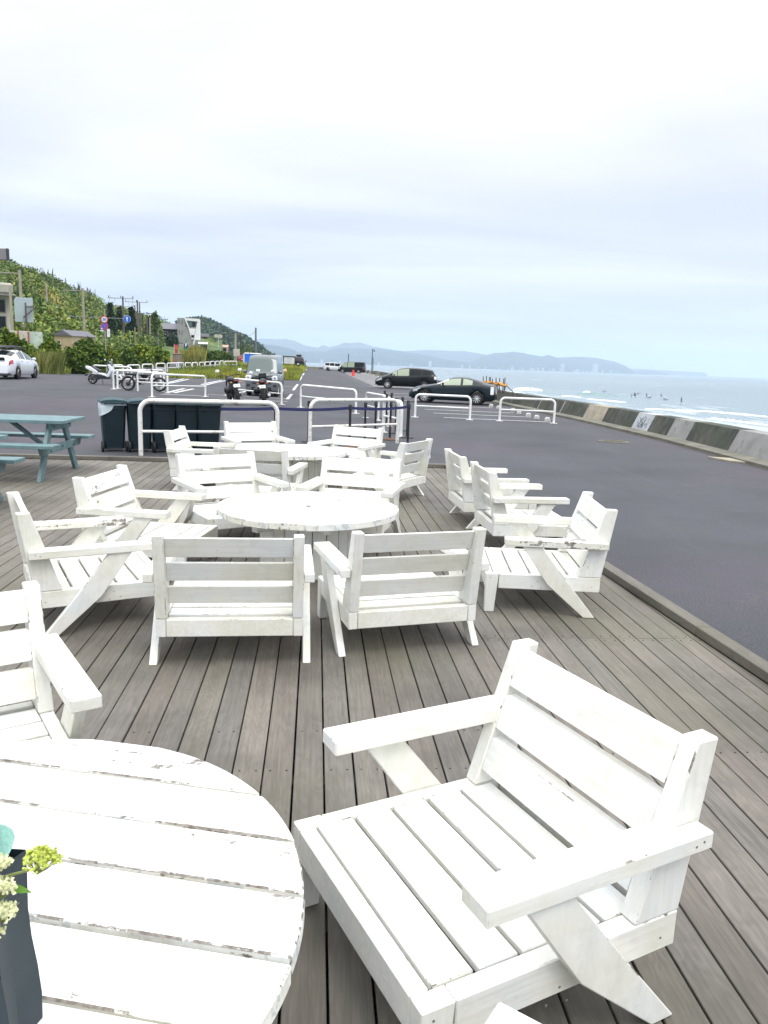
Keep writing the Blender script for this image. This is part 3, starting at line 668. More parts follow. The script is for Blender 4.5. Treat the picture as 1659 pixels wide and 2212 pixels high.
# ============================================================ DECK FURNITURE
MW=[M_white,M_edge]
def make_chair():
    t=thing('lounge_chair','x','chair',group='white timber lounge chairs on the deck')
    W=.758;h=W/2;th=.05
    f=MB()
    for s in(-1,1): f.prism([(-.088,.262),(-.088,.164),(-.753,.164),(-.753,.262)],s*h,s*(h-th))
    f.box((0,-.024,.213),(W-2*th-.004,.048,.098)); f.box((0,-.729,.212),(W-2*th-.004,.046,.094)); f.box((0,-.38,.185),(W-2*th-.004,.04,.04))
    f.build('seat_frame',MW,t,bevel=.0035,bmi=1)['grain']=(60.,3.,60.)
    b=MB()
    for k in range(5):
        y=-.054-.0575-k*.1255; b.box((0,y,.251+random.uniform(-.002,.002)),(W-2*th-.008,.1105,.021))
    b.build('seat',MW,t,bevel=.0025,bmi=1)['grain']=(3.,60.,60.)
    b=MB()
    def py(z,front=True):  # post face position at height z
        k=(z-.262)/.459; return (-.605-.152*k) if front else (-.753-.075*k)
    for z0,z1 in((.316,.418),(.452,.558),(.590,.698)):
        d=-.003
        b.prism([(py(z0)+d,z0),(py(z1)+d,z1),(py(z1)+d-.038,z1+.004),(py(z0)+d-.038,z0+.004)],-(h-th-.004),h-th-.004)
    b.build('backrest',MW,t,bevel=.003,bmi=1)['grain']=(3.,60.,60.)
    for s in(-1,1):
        MB().prism([(0,.2625),(-.086,.2625),(-.066,0),(-.004,0)],s*(h+.0015),s*(h-th)).build('front_leg',MW,t,bevel=.003,bmi=1)['grain']=(60.,60.,4.)
        MB().prism([(-.605,.264),(-.755,.264),(-.828,.721),(-.757,.721)],s*h,s*(h-th-.004)).build('back_post',MW,t,bevel=.004,bmi=1)['grain']=(60.,60.,4.)
        MB().prism([(-.222,.4645),(-.350,.4645),(-.535,.232),(-.727,0),(-.652,0),(-.400,.215)],s*(h+.003),s*(h+.044)).build('rear_leg',MW,t,bevel=.003,bmi=1)['grain']=(60.,20.,9.)
        b=MB().prism([(s*.336,-.111),(s*.336,-.708),(s*(h+.003),-.708),(s*(h+.003),-.778),(s*.436,-.778),(s*.436,-.111)],.465,.511,'z')
        a=b.build('armrest',MW,t,bevel=.004,bmi=1); a['grain']=(60.,3.,60.)
        sc_b=MB()
        for (yy,zz,xx) in ((-.30,.20,h+.0445),(-.335,.235,h+.0445),(-.36,.19,h+.0445),(-.72,.485,.4365),(-.745,.492,.4365),(-.03,.235,h+.002),(-.70,.2,h+.0005)):
            sc_b.lathe([(.0032,-.001),(.0032,.0006),(.001,.001)],(s*xx,yy,zz),axis='x',n=8,M=Matrix.Scale(s,3,(1,0,0)))
        o=sc_b.build('screw_head',M_steel,t)
    return t
CH=[ # x, y, degrees, label
(-.059,1.718,117.6,'large white lounge chair in the right foreground facing the nearest round table'),
(-.10,.86,56.5,'white chair at the bottom edge with only one armrest corner showing'),
(-1.19,1.993,214.7,'white chair at the left edge behind the nearest round table, facing the camera'),
(-.882,4.575,7.5,'white chair seen squarely from behind, left of the two with backs to the camera'),
(-.044,4.831,18.1,'white chair seen from behind and slightly turned, its left armrest beside the middle table'),
(-1.484,4.85,299.7,'white chair at the left edge with a badly peeling far armrest'),
(-1.385,5.726,264.3,'white chair left of the middle table with flaking back slats, behind the peeling one'),
(-1.166,6.542,213.8,'white chair facing the camera at the far left side of the middle table'),
(-.383,6.487,168.7,'white chair facing the camera at the far right side of the middle table'),
(-1.27,8.489,353.0,'white chair seen from behind between the middle table and the far table'),
(-1.863,9.604,270.5,'white chair left of the far table in front of the dark bins'),
(-1.605,10.385,207.8,'white chair behind the far table backing onto the large left barrier rail'),
(-.734,10.168,155.2,'white chair behind the far table on its right, beneath the belt barrier'),
(-.338,9.469,62.0,'white chair right of the far table turned towards it, slatted back outwards'),
(1.499,8.062,277.5,'farther of the two white chairs side by side facing the asphalt'),
(1.661,6.968,276.3,'nearer of the two white chairs side by side facing the asphalt'),
(.703,5.299,87.9,'white chair facing left near the right deck kerb with a weathered grey armrest'),
]
c0=make_chair(); c0['category']='chair'
for i,(x,y,a,l) in enumerate(CH):
    c=place(c0,(x,y,.0012),R(a),l,first=(i==0)) if i==0 else None
    if i: c=copytree(c0); c.location=(x,y,.0012); c.rotation_euler=(0,0,R(a)); c['label']=l
    if i in(5,16,6):   # badly weathered arm / slats
        k=[ch for ch in c.children if ch.name.startswith('armrest')]
        tgt={5:[k[0]],16:[k[0]],6:[ch for ch in c.children if ch.name.startswith('backrest')]}[i]
        for o in tgt: o.data=o.data.copy(); o.data.materials[0]=M_peel if i!=6 else M_flake; o['label']='weathered armrest with the paint flaked off' if i!=6 else 'back slats with flaking paint'
def make_table(name,x,y,ang,label,R_=.703,n=11,zt=.489,hole=True,off=0):
    t=thing(name,label,'table',(x,y,.001),ang,'round white timber tables on the deck')
    b=MB(); pw=2*R_/n*1.0; 
    for k in range(-1,n+1):
        u0=-R_+k*pw+off+.005; u1=u0+pw-.010
        u0c,u1c=max(u0,-R_+.004),min(u1,R_-.004)
        if u1c-u0c<.02: continue
        m=10; P=[]
        P+=[(math.sqrt(max(0,R_**2-(u0c+(u1c-u0c)*j/m)**2)),u0c+(u1c-u0c)*j/m) for j in range(m+1)]
        P+=[(-math.sqrt(max(0,R_**2-(u1c-(u1c-u0c)*j/m)**2)),u1c-(u1c-u0c)*j/m) for j in range(m+1)]
        dz=random.uniform(-.003,.003); ju=random.uniform(-.006,.006)
        b.prism([(p[0]+(ju if abs(u0c)<R_*.95 else 0),p[1]) for p in P],zt-.045+dz,zt+dz,'z')
    tp=b.build('table_top',[M_top,M_topedge],t,bevel=.0042,bmi=1); tp['grain']=(2.2,55.,55.)
    if hole: MB().lathe([(.022,zt+.001),(.022,zt+.003),(.001,zt+.003)],n=20).build('parasol_hole',M_wood_dark,t)
    b=MB(); nb=22; rb=.36
    for k in range(nb):
        a=2*PI*k/nb; wd=2*rb*math.sin(PI/nb)-.004
        b.box((rb*math.cos(a),rb*math.sin(a),.222),(wd,.022,.442),rz=a+PI/2)
    b.build('drum_base',MW,t,bevel=.002,bmi=1)['grain']=(50.,50.,3.)
    b=MB()
    for s in(-1,1): b.box((s*.25,0,zt-.071),(.07,1.10,.05))
    b.box((0,0,zt-.1215),(1.0,.07,.05)); b.build('cross_batten',MW,t,bevel=.003,bmi=1)
    MB().lathe([(.345,.004),(.345,.43)],n=24).build('drum_core',M_wood_dark,t)
    return t
make_table('round_table',-.836,1.377,math.atan2(1.82-1.94,-.3+1.03),'nearest round white plank table, chipped and peeling, at the bottom left',n=8,hole=False,off=-.003)
make_table('round_table',-.591,5.881,math.atan2(.45,.47),'middle round white plank table with a small parasol hole, ringed by chairs',n=7,off=-.035)
make_table('round_table',-1.20,9.70,math.atan2(1.37,.24)-.10,'far round white plank table with a wide split, in front of the barrier rails',n=7,hole=False)

# ---- teal picnic tables
def picnic(x,y,a,label,first=None):
    if first: c=copytree(first); c.location=(x,y,.001); c.rotation_euler=(0,0,a); c['label']=label; return c
    t=thing('picnic_table',label,'picnic table',(x,y,.001),a,'faded teal picnic tables')
    b=MB()
    for k in range(6): b.box((0,-.36+k*.144,.728),(1.86,.138,.04))
    b.build('table_top',M_teal,t,bevel=.003)
    for s in(-1,1):
        b=MB()
        for k in range(2): b.box((0,s*(.615+k*.142),.448),(1.86,.136,.04))
        b.build('bench',M_teal,t,bevel=.003)
    for s in(-1,1):
        xx=s*.70
        for q in(-1,1): MB().prism([(q*.17,.706),(q*.30,.706),(q*.72,0),(q*.59,0)],xx-.022,xx+.022).build('leg',M_teal,t,bevel=.003)
        b=MB(); b.prism([(-.75,.427),(.75,.427),(.70,.33),(-.70,.33)],xx+s*.022,xx+s*.062); b.prism([(-.40,.706),(.40,.706),(.34,.61),(-.34,.61)],xx+s*.022,xx+s*.062)
        b.build('cross_rail',M_teal,t,bevel=.003)
        b=MB()
        for yy,zz in((-.42,.36),(-.47,.39),(.42,.36),(.47,.39),(0,.38),(-.28,.66),(.28,.66)): b.lathe([(.011,0),(.011,.008),(.004,.010)],(xx+s*.062,yy,zz),axis='x',n=8,M=Matrix.Scale(s,3,(1,0,0)))
        b.build('bolt',M_bolt,t)
        MB().prism([(s*.62,.33),(s*.55,.33),(s*.06,.706),(s*.13,.706)],-.035,.035,'y').build('brace',M_teal,t,bevel=.003)
    return t
p0=picnic(-5.05,10.08,R(3.5),'faded teal picnic table in front of the bins at the left edge of the deck')
picnic(-4.80,7.40,R(3.5),'nearer teal picnic table mostly cut off by the left edge with one bench end showing',p0)

# ---- flower bag on the nearest table
bg_p=onz(.1815*470,1810.4+.1815*2420,.49); tl=onz(.1815*290,1810.4+.1815*362,.775)
bag=thing('gift_bag','dark charcoal paper bag of flowers standing on the nearest table, cut by the left edge','bag',(-.652,1.065,.4905),R(-2))
b=MB(); hb=.322; w0,w1=.103,.090; d0=.05
vs=[]; nz=7
for j in range(nz):
    z=hb*j/(nz-1); ww=w0+(w1-w0)*j/(nz-1); kink=.004*math.sin(j*1.3); dd=d0*(1-.12*j/nz)
    vs+=[(-ww,-dd,z),(-.03,-dd-.003*math.sin(j*1.3),z),(.05,-dd+.006*math.cos(j*.8),z),(ww+kink,-dd,z),(ww-.012,0,z),(ww+kink,dd,z),(-ww,dd,z),(-ww+.012,0,z)]
b.add(vs,[(j*8+k,j*8+(k+1)%8,(j+1)*8+(k+1)%8,(j+1)*8+k) for j in range(nz-1) for k in range(8)]+[tuple(range(8))[::-1]])
b.build('paper_bag',M_bag,bag,smooth=True,sharp=30)
b=MB(); n=26; vs=[]
for i in range(n):
    a=2*PI*i/n
    for k,(r,z) in enumerate(((.75,.18),(.93,.282),(1.06+.04*math.sin(a*3+1),.325+.008*math.sin(a*4)))):
        rx=.105*r*(1.02 if k==2 else .9); vs.append((math.cos(a)*rx-.02+0,math.sin(a)*.055*r*1.05,z if k<2 else z-.05*max(0,-math.sin(a))-.03*max(0,math.cos(a)-.6)))
b.add(vs,[(i*3+k,((i+1)%n)*3+k,((i+1)%n)*3+k+1,i*3+k+1) for i in range(n) for k in range(2)])
# drooping flap of tissue over the front edge of the bag
b.add([(-.10,-.052,.28),(.035,-.062,.275),(.012,-.064,.20),(-.02,-.064,.15),(-.08,-.062,.12),(-.12,-.055,.2)],[(0,1,2,3,4,5)])
b.build('tissue_paper',M_tissue,bag,smooth=True)
def umbel(c,r,n,m,nm='flower_head',tip=.0036):
    b=MB(); st_=MB(); base=Vector(c)-Vector((.3*r,0,r*.9))
    for i in range(n):
        a=random.uniform(0,2*PI); q=math.sqrt(random.random()); p=Vector(c)+Vector((math.cos(a)*q*r,math.sin(a)*q*r*.8,(1-q*q)*r*.5+random.uniform(-.15,.15)*r))
        for _ in range(3): b.ball(p+Vector((random.uniform(-1,1),random.uniform(-1,1),random.uniform(-1,1)))*tip*1.1,(tip*random.uniform(.35,.9),tip*random.uniform(.35,.9),tip*random.uniform(.4,1.0)),6,4)
        for _ in range(5):
            d=Vector((random.uniform(-1,1),random.uniform(-1,1),random.uniform(-.3,1))).normalized(); e_=d.orthogonal().normalized()*tip*.9; q_=p+d*tip*.6
            b.add([q_-e_*.3,q_+d*tip*.9-e_,q_+d*tip*2.0,q_+d*tip*.9+e_],[(0,1,2,3)])
        if i%2==0: st_.tube([base,(base+p)/2+Vector((0,0,-.002)),p],.0009,4)
    o=b.build(nm,m,bag,smooth=True); st_.build('flower_stalks',M_stem,o)
    return o
umbel((.160,-.035,.318),.025,44,M_floret2); umbel((.06,-.07,.262),.026,46,M_floret); umbel((.052,-.05,.30),.026,44,M_floret2); umbel((.045,-.03,.335),.026,46,M_floret); umbel((.0,-.06,.30),.03,46,M_floret); umbel((.07,-.078,.238),.016,22,M_floret); umbel((.112,-.062,.288),.019,34,M_floret); umbel((.118,-.070,.255),.018,34,M_floret); umbel((.105,-.080,.222),.019,34,M_floret); umbel((.092,-.082,.25),.02,34,M_floret); umbel((.100,-.05,.318),.018,34,M_floret)
b=MB()
b.tube([(.04,-.03,.23),(.08,-.035,.28),(.150,-.035,.305)],[.003,.0026,.0018],6); b.tube([(-.02,-.02,.2),(-.01,-.04,.3)],.003,6); b.build('main_stem',M_stem,bag)
def leafshape(p0,p1,wd,nm='leaf',m=M_leafb):
    b=MB(); A,B=Vector(p0),Vector(p1); d=(B-A); s=d.cross(Vector((.2,-1,.3))).normalized(); vs=[]; n=8
    for i in range(n+1):
        t=i/n; e=math.sin(PI*min(1,t*.97+.03))**.8*wd; c=A+d*t+Vector((0,0,-.25*d.length*t*t)); vs+=[c-s*e,c+Vector((0,0,-.002)),c+s*e]
    b.add(vs,[(i*3+k,i*3+k+1,i*3+k+4,i*3+k+3) for i in range(n) for k in range(2)]); return b.build(nm,m,bag,smooth=True)
leafshape((.10,-.045,.275),(.150,-.05,.290),.007); leafshape((.085,-.05,.29),(.105,-.06,.345),.012); leafshape((.0,-.02,.32),(.07,-.03,.375),.014); leafshape((-.08,-.03,.33),(-.02,-.05,.42),.026)

for ch in bag.children:
    if not ch.name.startswith('paper_bag'): ch.location.z+=.044
# ============================================================ EDGE OF THE CAR PARK: rails, belt posts, bins
def rail(p,q,H,label,base=True,r=.040,mid=.5,scuff=False,corner=.16):
    p,q=Vector(p),Vector(q); c=(p+q)/2; d=(q-p); L=math.hypot(d.x,d.y); a=math.atan2(d.y,d.x)
    t=thing('barrier_rail',label,'barrier',c,a,'white U shaped barrier rails'); dz=(q.z-p.z)/2; pts=[(-L/2,0,-dz)]
    M_=M_barw if scuff else M_bar
    for k in range(7):
        an=PI-PI/2*k/6; pts.append((-L/2+corner+corner*math.cos(an),0,H-corner+corner*math.sin(an)-dz*(1)))
    for k in range(7):
        an=PI/2-PI/2*k/6; pts.append((L/2-corner+corner*math.cos(an),0,H-corner+corner*math.sin(an)+dz))
    pts.append((L/2,0,dz)); MB().tube(pts,r,12).build('hoop',M_,t,smooth=True)
    if mid: MB().tube([(-L/2,0,H*mid-dz),(L/2,0,H*mid+dz)],r*.66,10).build('middle_rail',M_,t,smooth=True)
    if base:
        for s in(-1,1): MB().box((s*L/2,0,s*dz+.008),(.24,.17,.014)).build('foot_plate',M_,t,bevel=.003)
    return t
rail((-4.48,13.95,-.2),(-2.10,14.72,-.2),1.0,'large scuffed white barrier rail in front of the dark bins',base=False,r=.042,mid=.44,scuff=True,corner=.2)
rail((-1.63,16.3,-.2),(.245,17.85,-.2),1.0,'large white barrier rail behind the belt posts at the centre',base=False,r=.040,mid=.44,scuff=True,corner=.2)
def railpx(a,b,H,label,**k): return rail(gp(*a),gp(*b),H,label,**k)
railpx(Z5(800,632),Z5(1197,652),.80,'white barrier rail in front of the dark coupe')
railpx(Z5(1413,660),Z6(515,430),.80,'rightmost white barrier rail, standing by the parking lines and wheel stops')
f=gp(*Z5(370,605)); rail(Vector((-3.3,29.3,gz(-3.3,29.3))),f,.84,'white barrier rail behind the belt posts, left of the cluster of posts')
q=gp(*Z4(930,1035)); l=at(503,819,q.y+1.2); rail(Vector((l.x,l.y,gz(l.x,l.y))),q,.84,'white barrier rail behind the two motorcycles in front of the grey van')
railpx(Z7(620,235),Z7(1055,232),.83,'white barrier rail directly above the bins, right of the black electric moped')
railpx(ZF(530,552),ZF(1300,592),.80,'white barrier rail behind the black electric moped',mid=0)
a=gp(*ZF(1410,615)); rail(a+Vector((-1.35,.4,0)),a,.80,'short white barrier rail just right of the moped front wheel',mid=.5)
a=gp(*ZF(595,540)); rail(a,a+Vector((1.1,3.2,.0)),.80,'white barrier rail running back from beside the scooter front wheel')
a=at(*ZF(470,190),41); b_=at(*ZF(820,228),39.5); rail(Vector((a.x-.9,a.y,gz(a.x,a.y))),Vector((b_.x,b_.y,gz(b_.x,b_.y))),.84,'white barrier rail behind the white scooter')
# two short rails end-on, beside the belt posts
a=gp(*ZE(515,1455)); rail(a,a+Vector((-.45,1.1,0)),.88,'short white rail seen nearly end-on behind the rightmost belt posts',r=.042)
a=gp(*ZE(210,1185)); rail(a,a+Vector((-.35,2.2,0)),.82,'short white rail seen nearly end-on at the left of the belt post cluster',r=.034)
a=gp(*ZE(140,1112)); rail(a+Vector((-.05,0,0)),a+Vector((-.7,2.2,0)),.84,'short white rail behind the other end-on rail in the belt post cluster',r=.034)
# the receding row along the verge
row=[(700,803,808,57),(833,912,808,60),(930,998,803,62),(1020,1078,797,65),(1092,1167,795,70),(1155,1200,793,74),(1210,1250,793,78),(1257,1290,792,81),(1303,1335,790,84),(1340,1370,787,87),(1375,1403,784,90),(1408,1432,783,92),(1437,1460,781,94),(1467,1547,783,90)]
for i,(x0,x1,yt,dp) in enumerate(row):
    a=at(*Z1(x0,yt+1),dp); b_=at(*Z1(x1,yt+1),dp*1.0+.6)
    H=.8; ord_=['first','second','third','fourth','fifth','sixth','seventh','eighth','ninth','tenth','eleventh','twelfth','thirteenth','last'][i]
    rail(Vector((a.x,a.y,a.z-H)),Vector((b_.x,b_.y,b_.z-H)),H,f'{ord_} from the left in the receding row of small white rails along the verge',base=False,r=.05,corner=.13)
def belt_post(x,y,label,ht=.93,rusty=False,first=None):
    t=thing('belt_post',label,'stanchion',(x,y,gz(x,y)),0,'black belt barrier posts')
    MB().lathe([(.16,0),(.165,.012),(.15,.03),(.05,.045),(.03,.06)],n=28).build('base',M_black if not rusty else M_rust,t,smooth=True)
    MB().lathe([(.027,.03),(.027,ht-.12)],n=16).build('pole',M_black,t,smooth=True)
    MB().lathe([(.030,ht-.13),(.039,ht-.12),(.039,ht-.012),(.033,ht)],n=16).build('head',M_black,t,smooth=True)
    if rusty: MB().lathe([(.0285,ht*.30),(.033,ht*.34),(.030,ht*.44),(.0285,ht*.52)],n=12).build('torn_tape',M_rust,t,smooth=True)
    return t
def topz(px,py,z=.73): return onz(px,py,z)
BP=[((416.5,872.2),'black belt post standing in front of the bins',0),((595,874.4),'black belt post beside the right end of the large left barrier rail',0),
((667.6,865.5),'black belt post tucked behind the left leg of the centre barrier rail',0),((757,873.8),'black belt post wrapped in rusty torn tape at the centre',1),((884,871.7),'rightmost black belt post, nearest the asphalt',0),
((882,865.2),'black belt post just behind the rightmost one',0),((846.3,848.5),'tall looking belt post standing farthest up in the cluster',0),((857,860),'belt post between the two end-on rails',0),((870,857.3),'belt post behind the short end-on rail',0),
((844.8,866.7),'belt post with a rusty brown base in front of the cluster',1),((790.2,868.5),'belt post standing alone right of the taped one',0),((812.5,867),'belt post with a scrap of tape left of the cluster',0),((831.5,843.5),'farthest belt post, pale topped, at the back left of the cluster',0),((836,851),'belt post half hidden at the back left of the cluster',0)]
PB=[]
for (q,l,r_) in BP:
    p=topz(*q); p=topz(q[0],q[1],gz(p.x,p.y)+.93); PB.append(p); belt_post(p.x,p.y,l,rusty=bool(r_))
def belt(a,b,z,sag,label):
    m=MB(); vs=[]; n=12; A,B=Vector((a.x,a.y,0)),Vector((b.x,b.y,0)); t_=(B-A).normalized(); A+=t_*.04; B-=t_*.04; nn=Vector((-t_.y,t_.x,0))*.0015
    for i in range(n+1):
        t=i/n; p=A.lerp(B,t); zz_=z-sag*4*t*(1-t); vs+=[p-nn+Vector((0,0,zz_-.03)),p-nn+Vector((0,0,zz_+.03)),p+nn+Vector((0,0,zz_+.03)),p+nn+Vector((0,0,zz_-.03))]
    m.add(vs,[(i*4+k,i*4+(k+1)%4,(i+1)*4+(k+1)%4,(i+1)*4+k) for i in range(n) for k in range(4)]+[(0,1,2,3),(n*4+3,n*4+2,n*4+1,n*4)])
    o=m.build('barrier_belt',M_navy); tag(o,label,'belt','navy belts stretched between the posts')
belt(PB[0],PB[1],.655,.02,'navy belt stretched in front of the bins'); belt(PB[1],PB[3],.655,.03,'navy belt crossing in front of the centre barrier rail'); belt(PB[3],PB[4],.655,.035,'navy belt ending at the rightmost post')
# ---- wheelie bins
def bin_(first=None):
    t=thing('wheelie_bin','x','bin',group='dark green wheelie bins in a row'); w0,w1,d0,d1,h=.37,.445,.41,.54,.935
    b=MB(); vs=[]
    for z,ww,dd,oy in((0.05,w0,d0,.03),(.10,w0,d0,.03),(.80,w1*.97,d1*.96,0),(.80,w1,d1,0),(h,w1,d1,0)): 
        r=.04
        for sx,sy in((-1,-1),(1,-1),(1,1),(-1,1)):
            P=[(sx*(ww/2),sy*(dd/2-r)+oy),(sx*(ww/2-r),sy*(dd/2)+oy)]
            if sx*sy>0: P=P[::1]
            else: P=P[::-1]
            vs+=[(a,c,z) for a,c in P]
    b.add(vs,[(j*8+k,j*8+(k+1)%8,(j+1)*8+(k+1)%8,(j+1)*8+k) for j in range(4) for k in range(8)]+[tuple(range(8))[::-1],tuple(range(32,40))])
    b.build('body',M_bin,t,bevel=.004)
    b=MB(); vs=[]; n=9
    for i in range(n):
        yv=-d1/2-.05+(d1+.09)*i/(n-1); zt=h+.04+.035*math.sin(PI*i/(n-1)); 
        for x_,k_ in((-w1/2-.02,0),(-w1/2+.04,.6),(0,1),(w1/2-.04,.6),(w1/2+.02,0)): vs.append((x_,yv,h+.004+(zt-h)*k_))
        for x_ in(w1/2+.02,-w1/2-.02): vs.append((x_,yv,h-.02))
    b.add(vs,[(i*7+k,i*7+(k+1)%7,(i+1)*7+(k+1)%7,(i+1)*7+k) for i in range(n-1) for k in range(7)]+[tuple(range(7))[::-1],tuple(range((n-1)*7,n*7))])
    b.build('lid',M_lid,t)
    MB().tube([(-w1/2+.06,-d1/2,h-.04),(-w1/2+.06,-d1/2-.06,h-.02),(w1/2-.06,-d1/2-.06,h-.02),(w1/2-.06,-d1/2,h-.04)],.014,8).build('handle',M_bin,t,smooth=True)
    for s in(-1,1):
        wv=MB().lathe([(.03,-.02),(.10,-.022),(.10,.022),(.03,.02)],(s*(w0/2+.03),-d0/2+.02,.10),axis='x',n=20).build('wheel',M_rubber,t,smooth=True)
    return t
bn=bin_(); c25,s25=math.cos(R(25)),math.sin(R(25))
for i,(px,l) in enumerate(((382,'leftmost dark wheelie bin with a pale plastic liner hanging over its side'),(596,'second wheelie bin from the left, behind the barrier post'),(792,'middle wheelie bin of the row'),(972,'fourth wheelie bin from the left, behind a black belt post'),(1143,'rightmost wheelie bin of the row'))):
    q=gp(*Z7(px,700)); y_=14.55+.07*i; x_=q.x/q.y*y_-.17
    c=bn if i==0 else copytree(bn); c.location=(x_,y_,-.2); c.rotation_euler=(0,0,R(25)); c['label']=l
# crumpled liner hanging out of the first bin
c=bn
b=MB(); vs=[]; n=40; big=True
for k in range(n):
    a=2*PI*k/n; ex=.228; ey=.272; cx_=max(-1,min(1,1.35*math.cos(a)))*ex; cy_=max(-1,min(1,1.35*math.sin(a)))*ey
    left=max(0,-math.cos(a))**.5 if big else 0
    for j in range(5):
        z=.915-j*(.012+.055*left); f_=1.02+.012*math.sin(k*2.1+j)+.02*random.random()*(1 if j else 0)+(.05*left if j in(1,2) and big else 0)
        vs.append((cx_*f_,cy_*f_,z))
b.add(vs,[(k*5+j,((k+1)%n)*5+j,((k+1)%n)*5+j+1,k*5+j+1) for k in range(n) for j in range(4)])
b.build('bin_liner',M_liner,c,smooth=True)
# ---- concrete wheel stops
ws=None
for i,(a,l) in enumerate(((ZH(345,672),'in the shadow of the dark coupe'),(ZH(465,700),'left of the right barrier post'),(ZH(700,745),'third along from the dark coupe'),(Z6(330,380),'left one of the nearer pair inside the right barrier'),(Z6(380,392),'right one of the nearer pair inside the right barrier'),(Z6(425,405),'last but one before the end of the row'),(Z6(482,417),'nearest the camera at the end of the row'))):
    q=gp(*a)
    if ws is None:
        ws=thing('wheel_stop','x','wheel stop',group='white concrete wheel stops along the seawall')
        MB().prism([(-.10,0),(.10,0),(.085,.09),(.05,.125),(-.05,.125),(-.085,.09)],-.28,.28).build('block',M_conc,ws,bevel=.012); ws.children[0].data.materials[0]=simple('whitewashed_block',(.52,.52,.50),.8,.1,6,.2)
        b=MB()
        for s in(-1,1): b.box((s*.16,0,.127),(.07,.06,.008))
        b.build('reflector_pad',M_conc,ws); o=ws
    else: o=copytree(ws)
    o.location=q; o.rotation_euler=(0,0,R(80)); o['label']='white concrete wheel stop '+l
for i in range(16):
    y=62+5.4*i; q=Vector((xw(y)-1.1,y,0)); o=copytree(ws); o.location=(q.x,q.y,gz(q.x,q.y)); o.rotation_euler=(0,0,R(75)); o['label']='small white wheel stop far off in the row along the curving seawall'; o['group']='distant wheel stops'

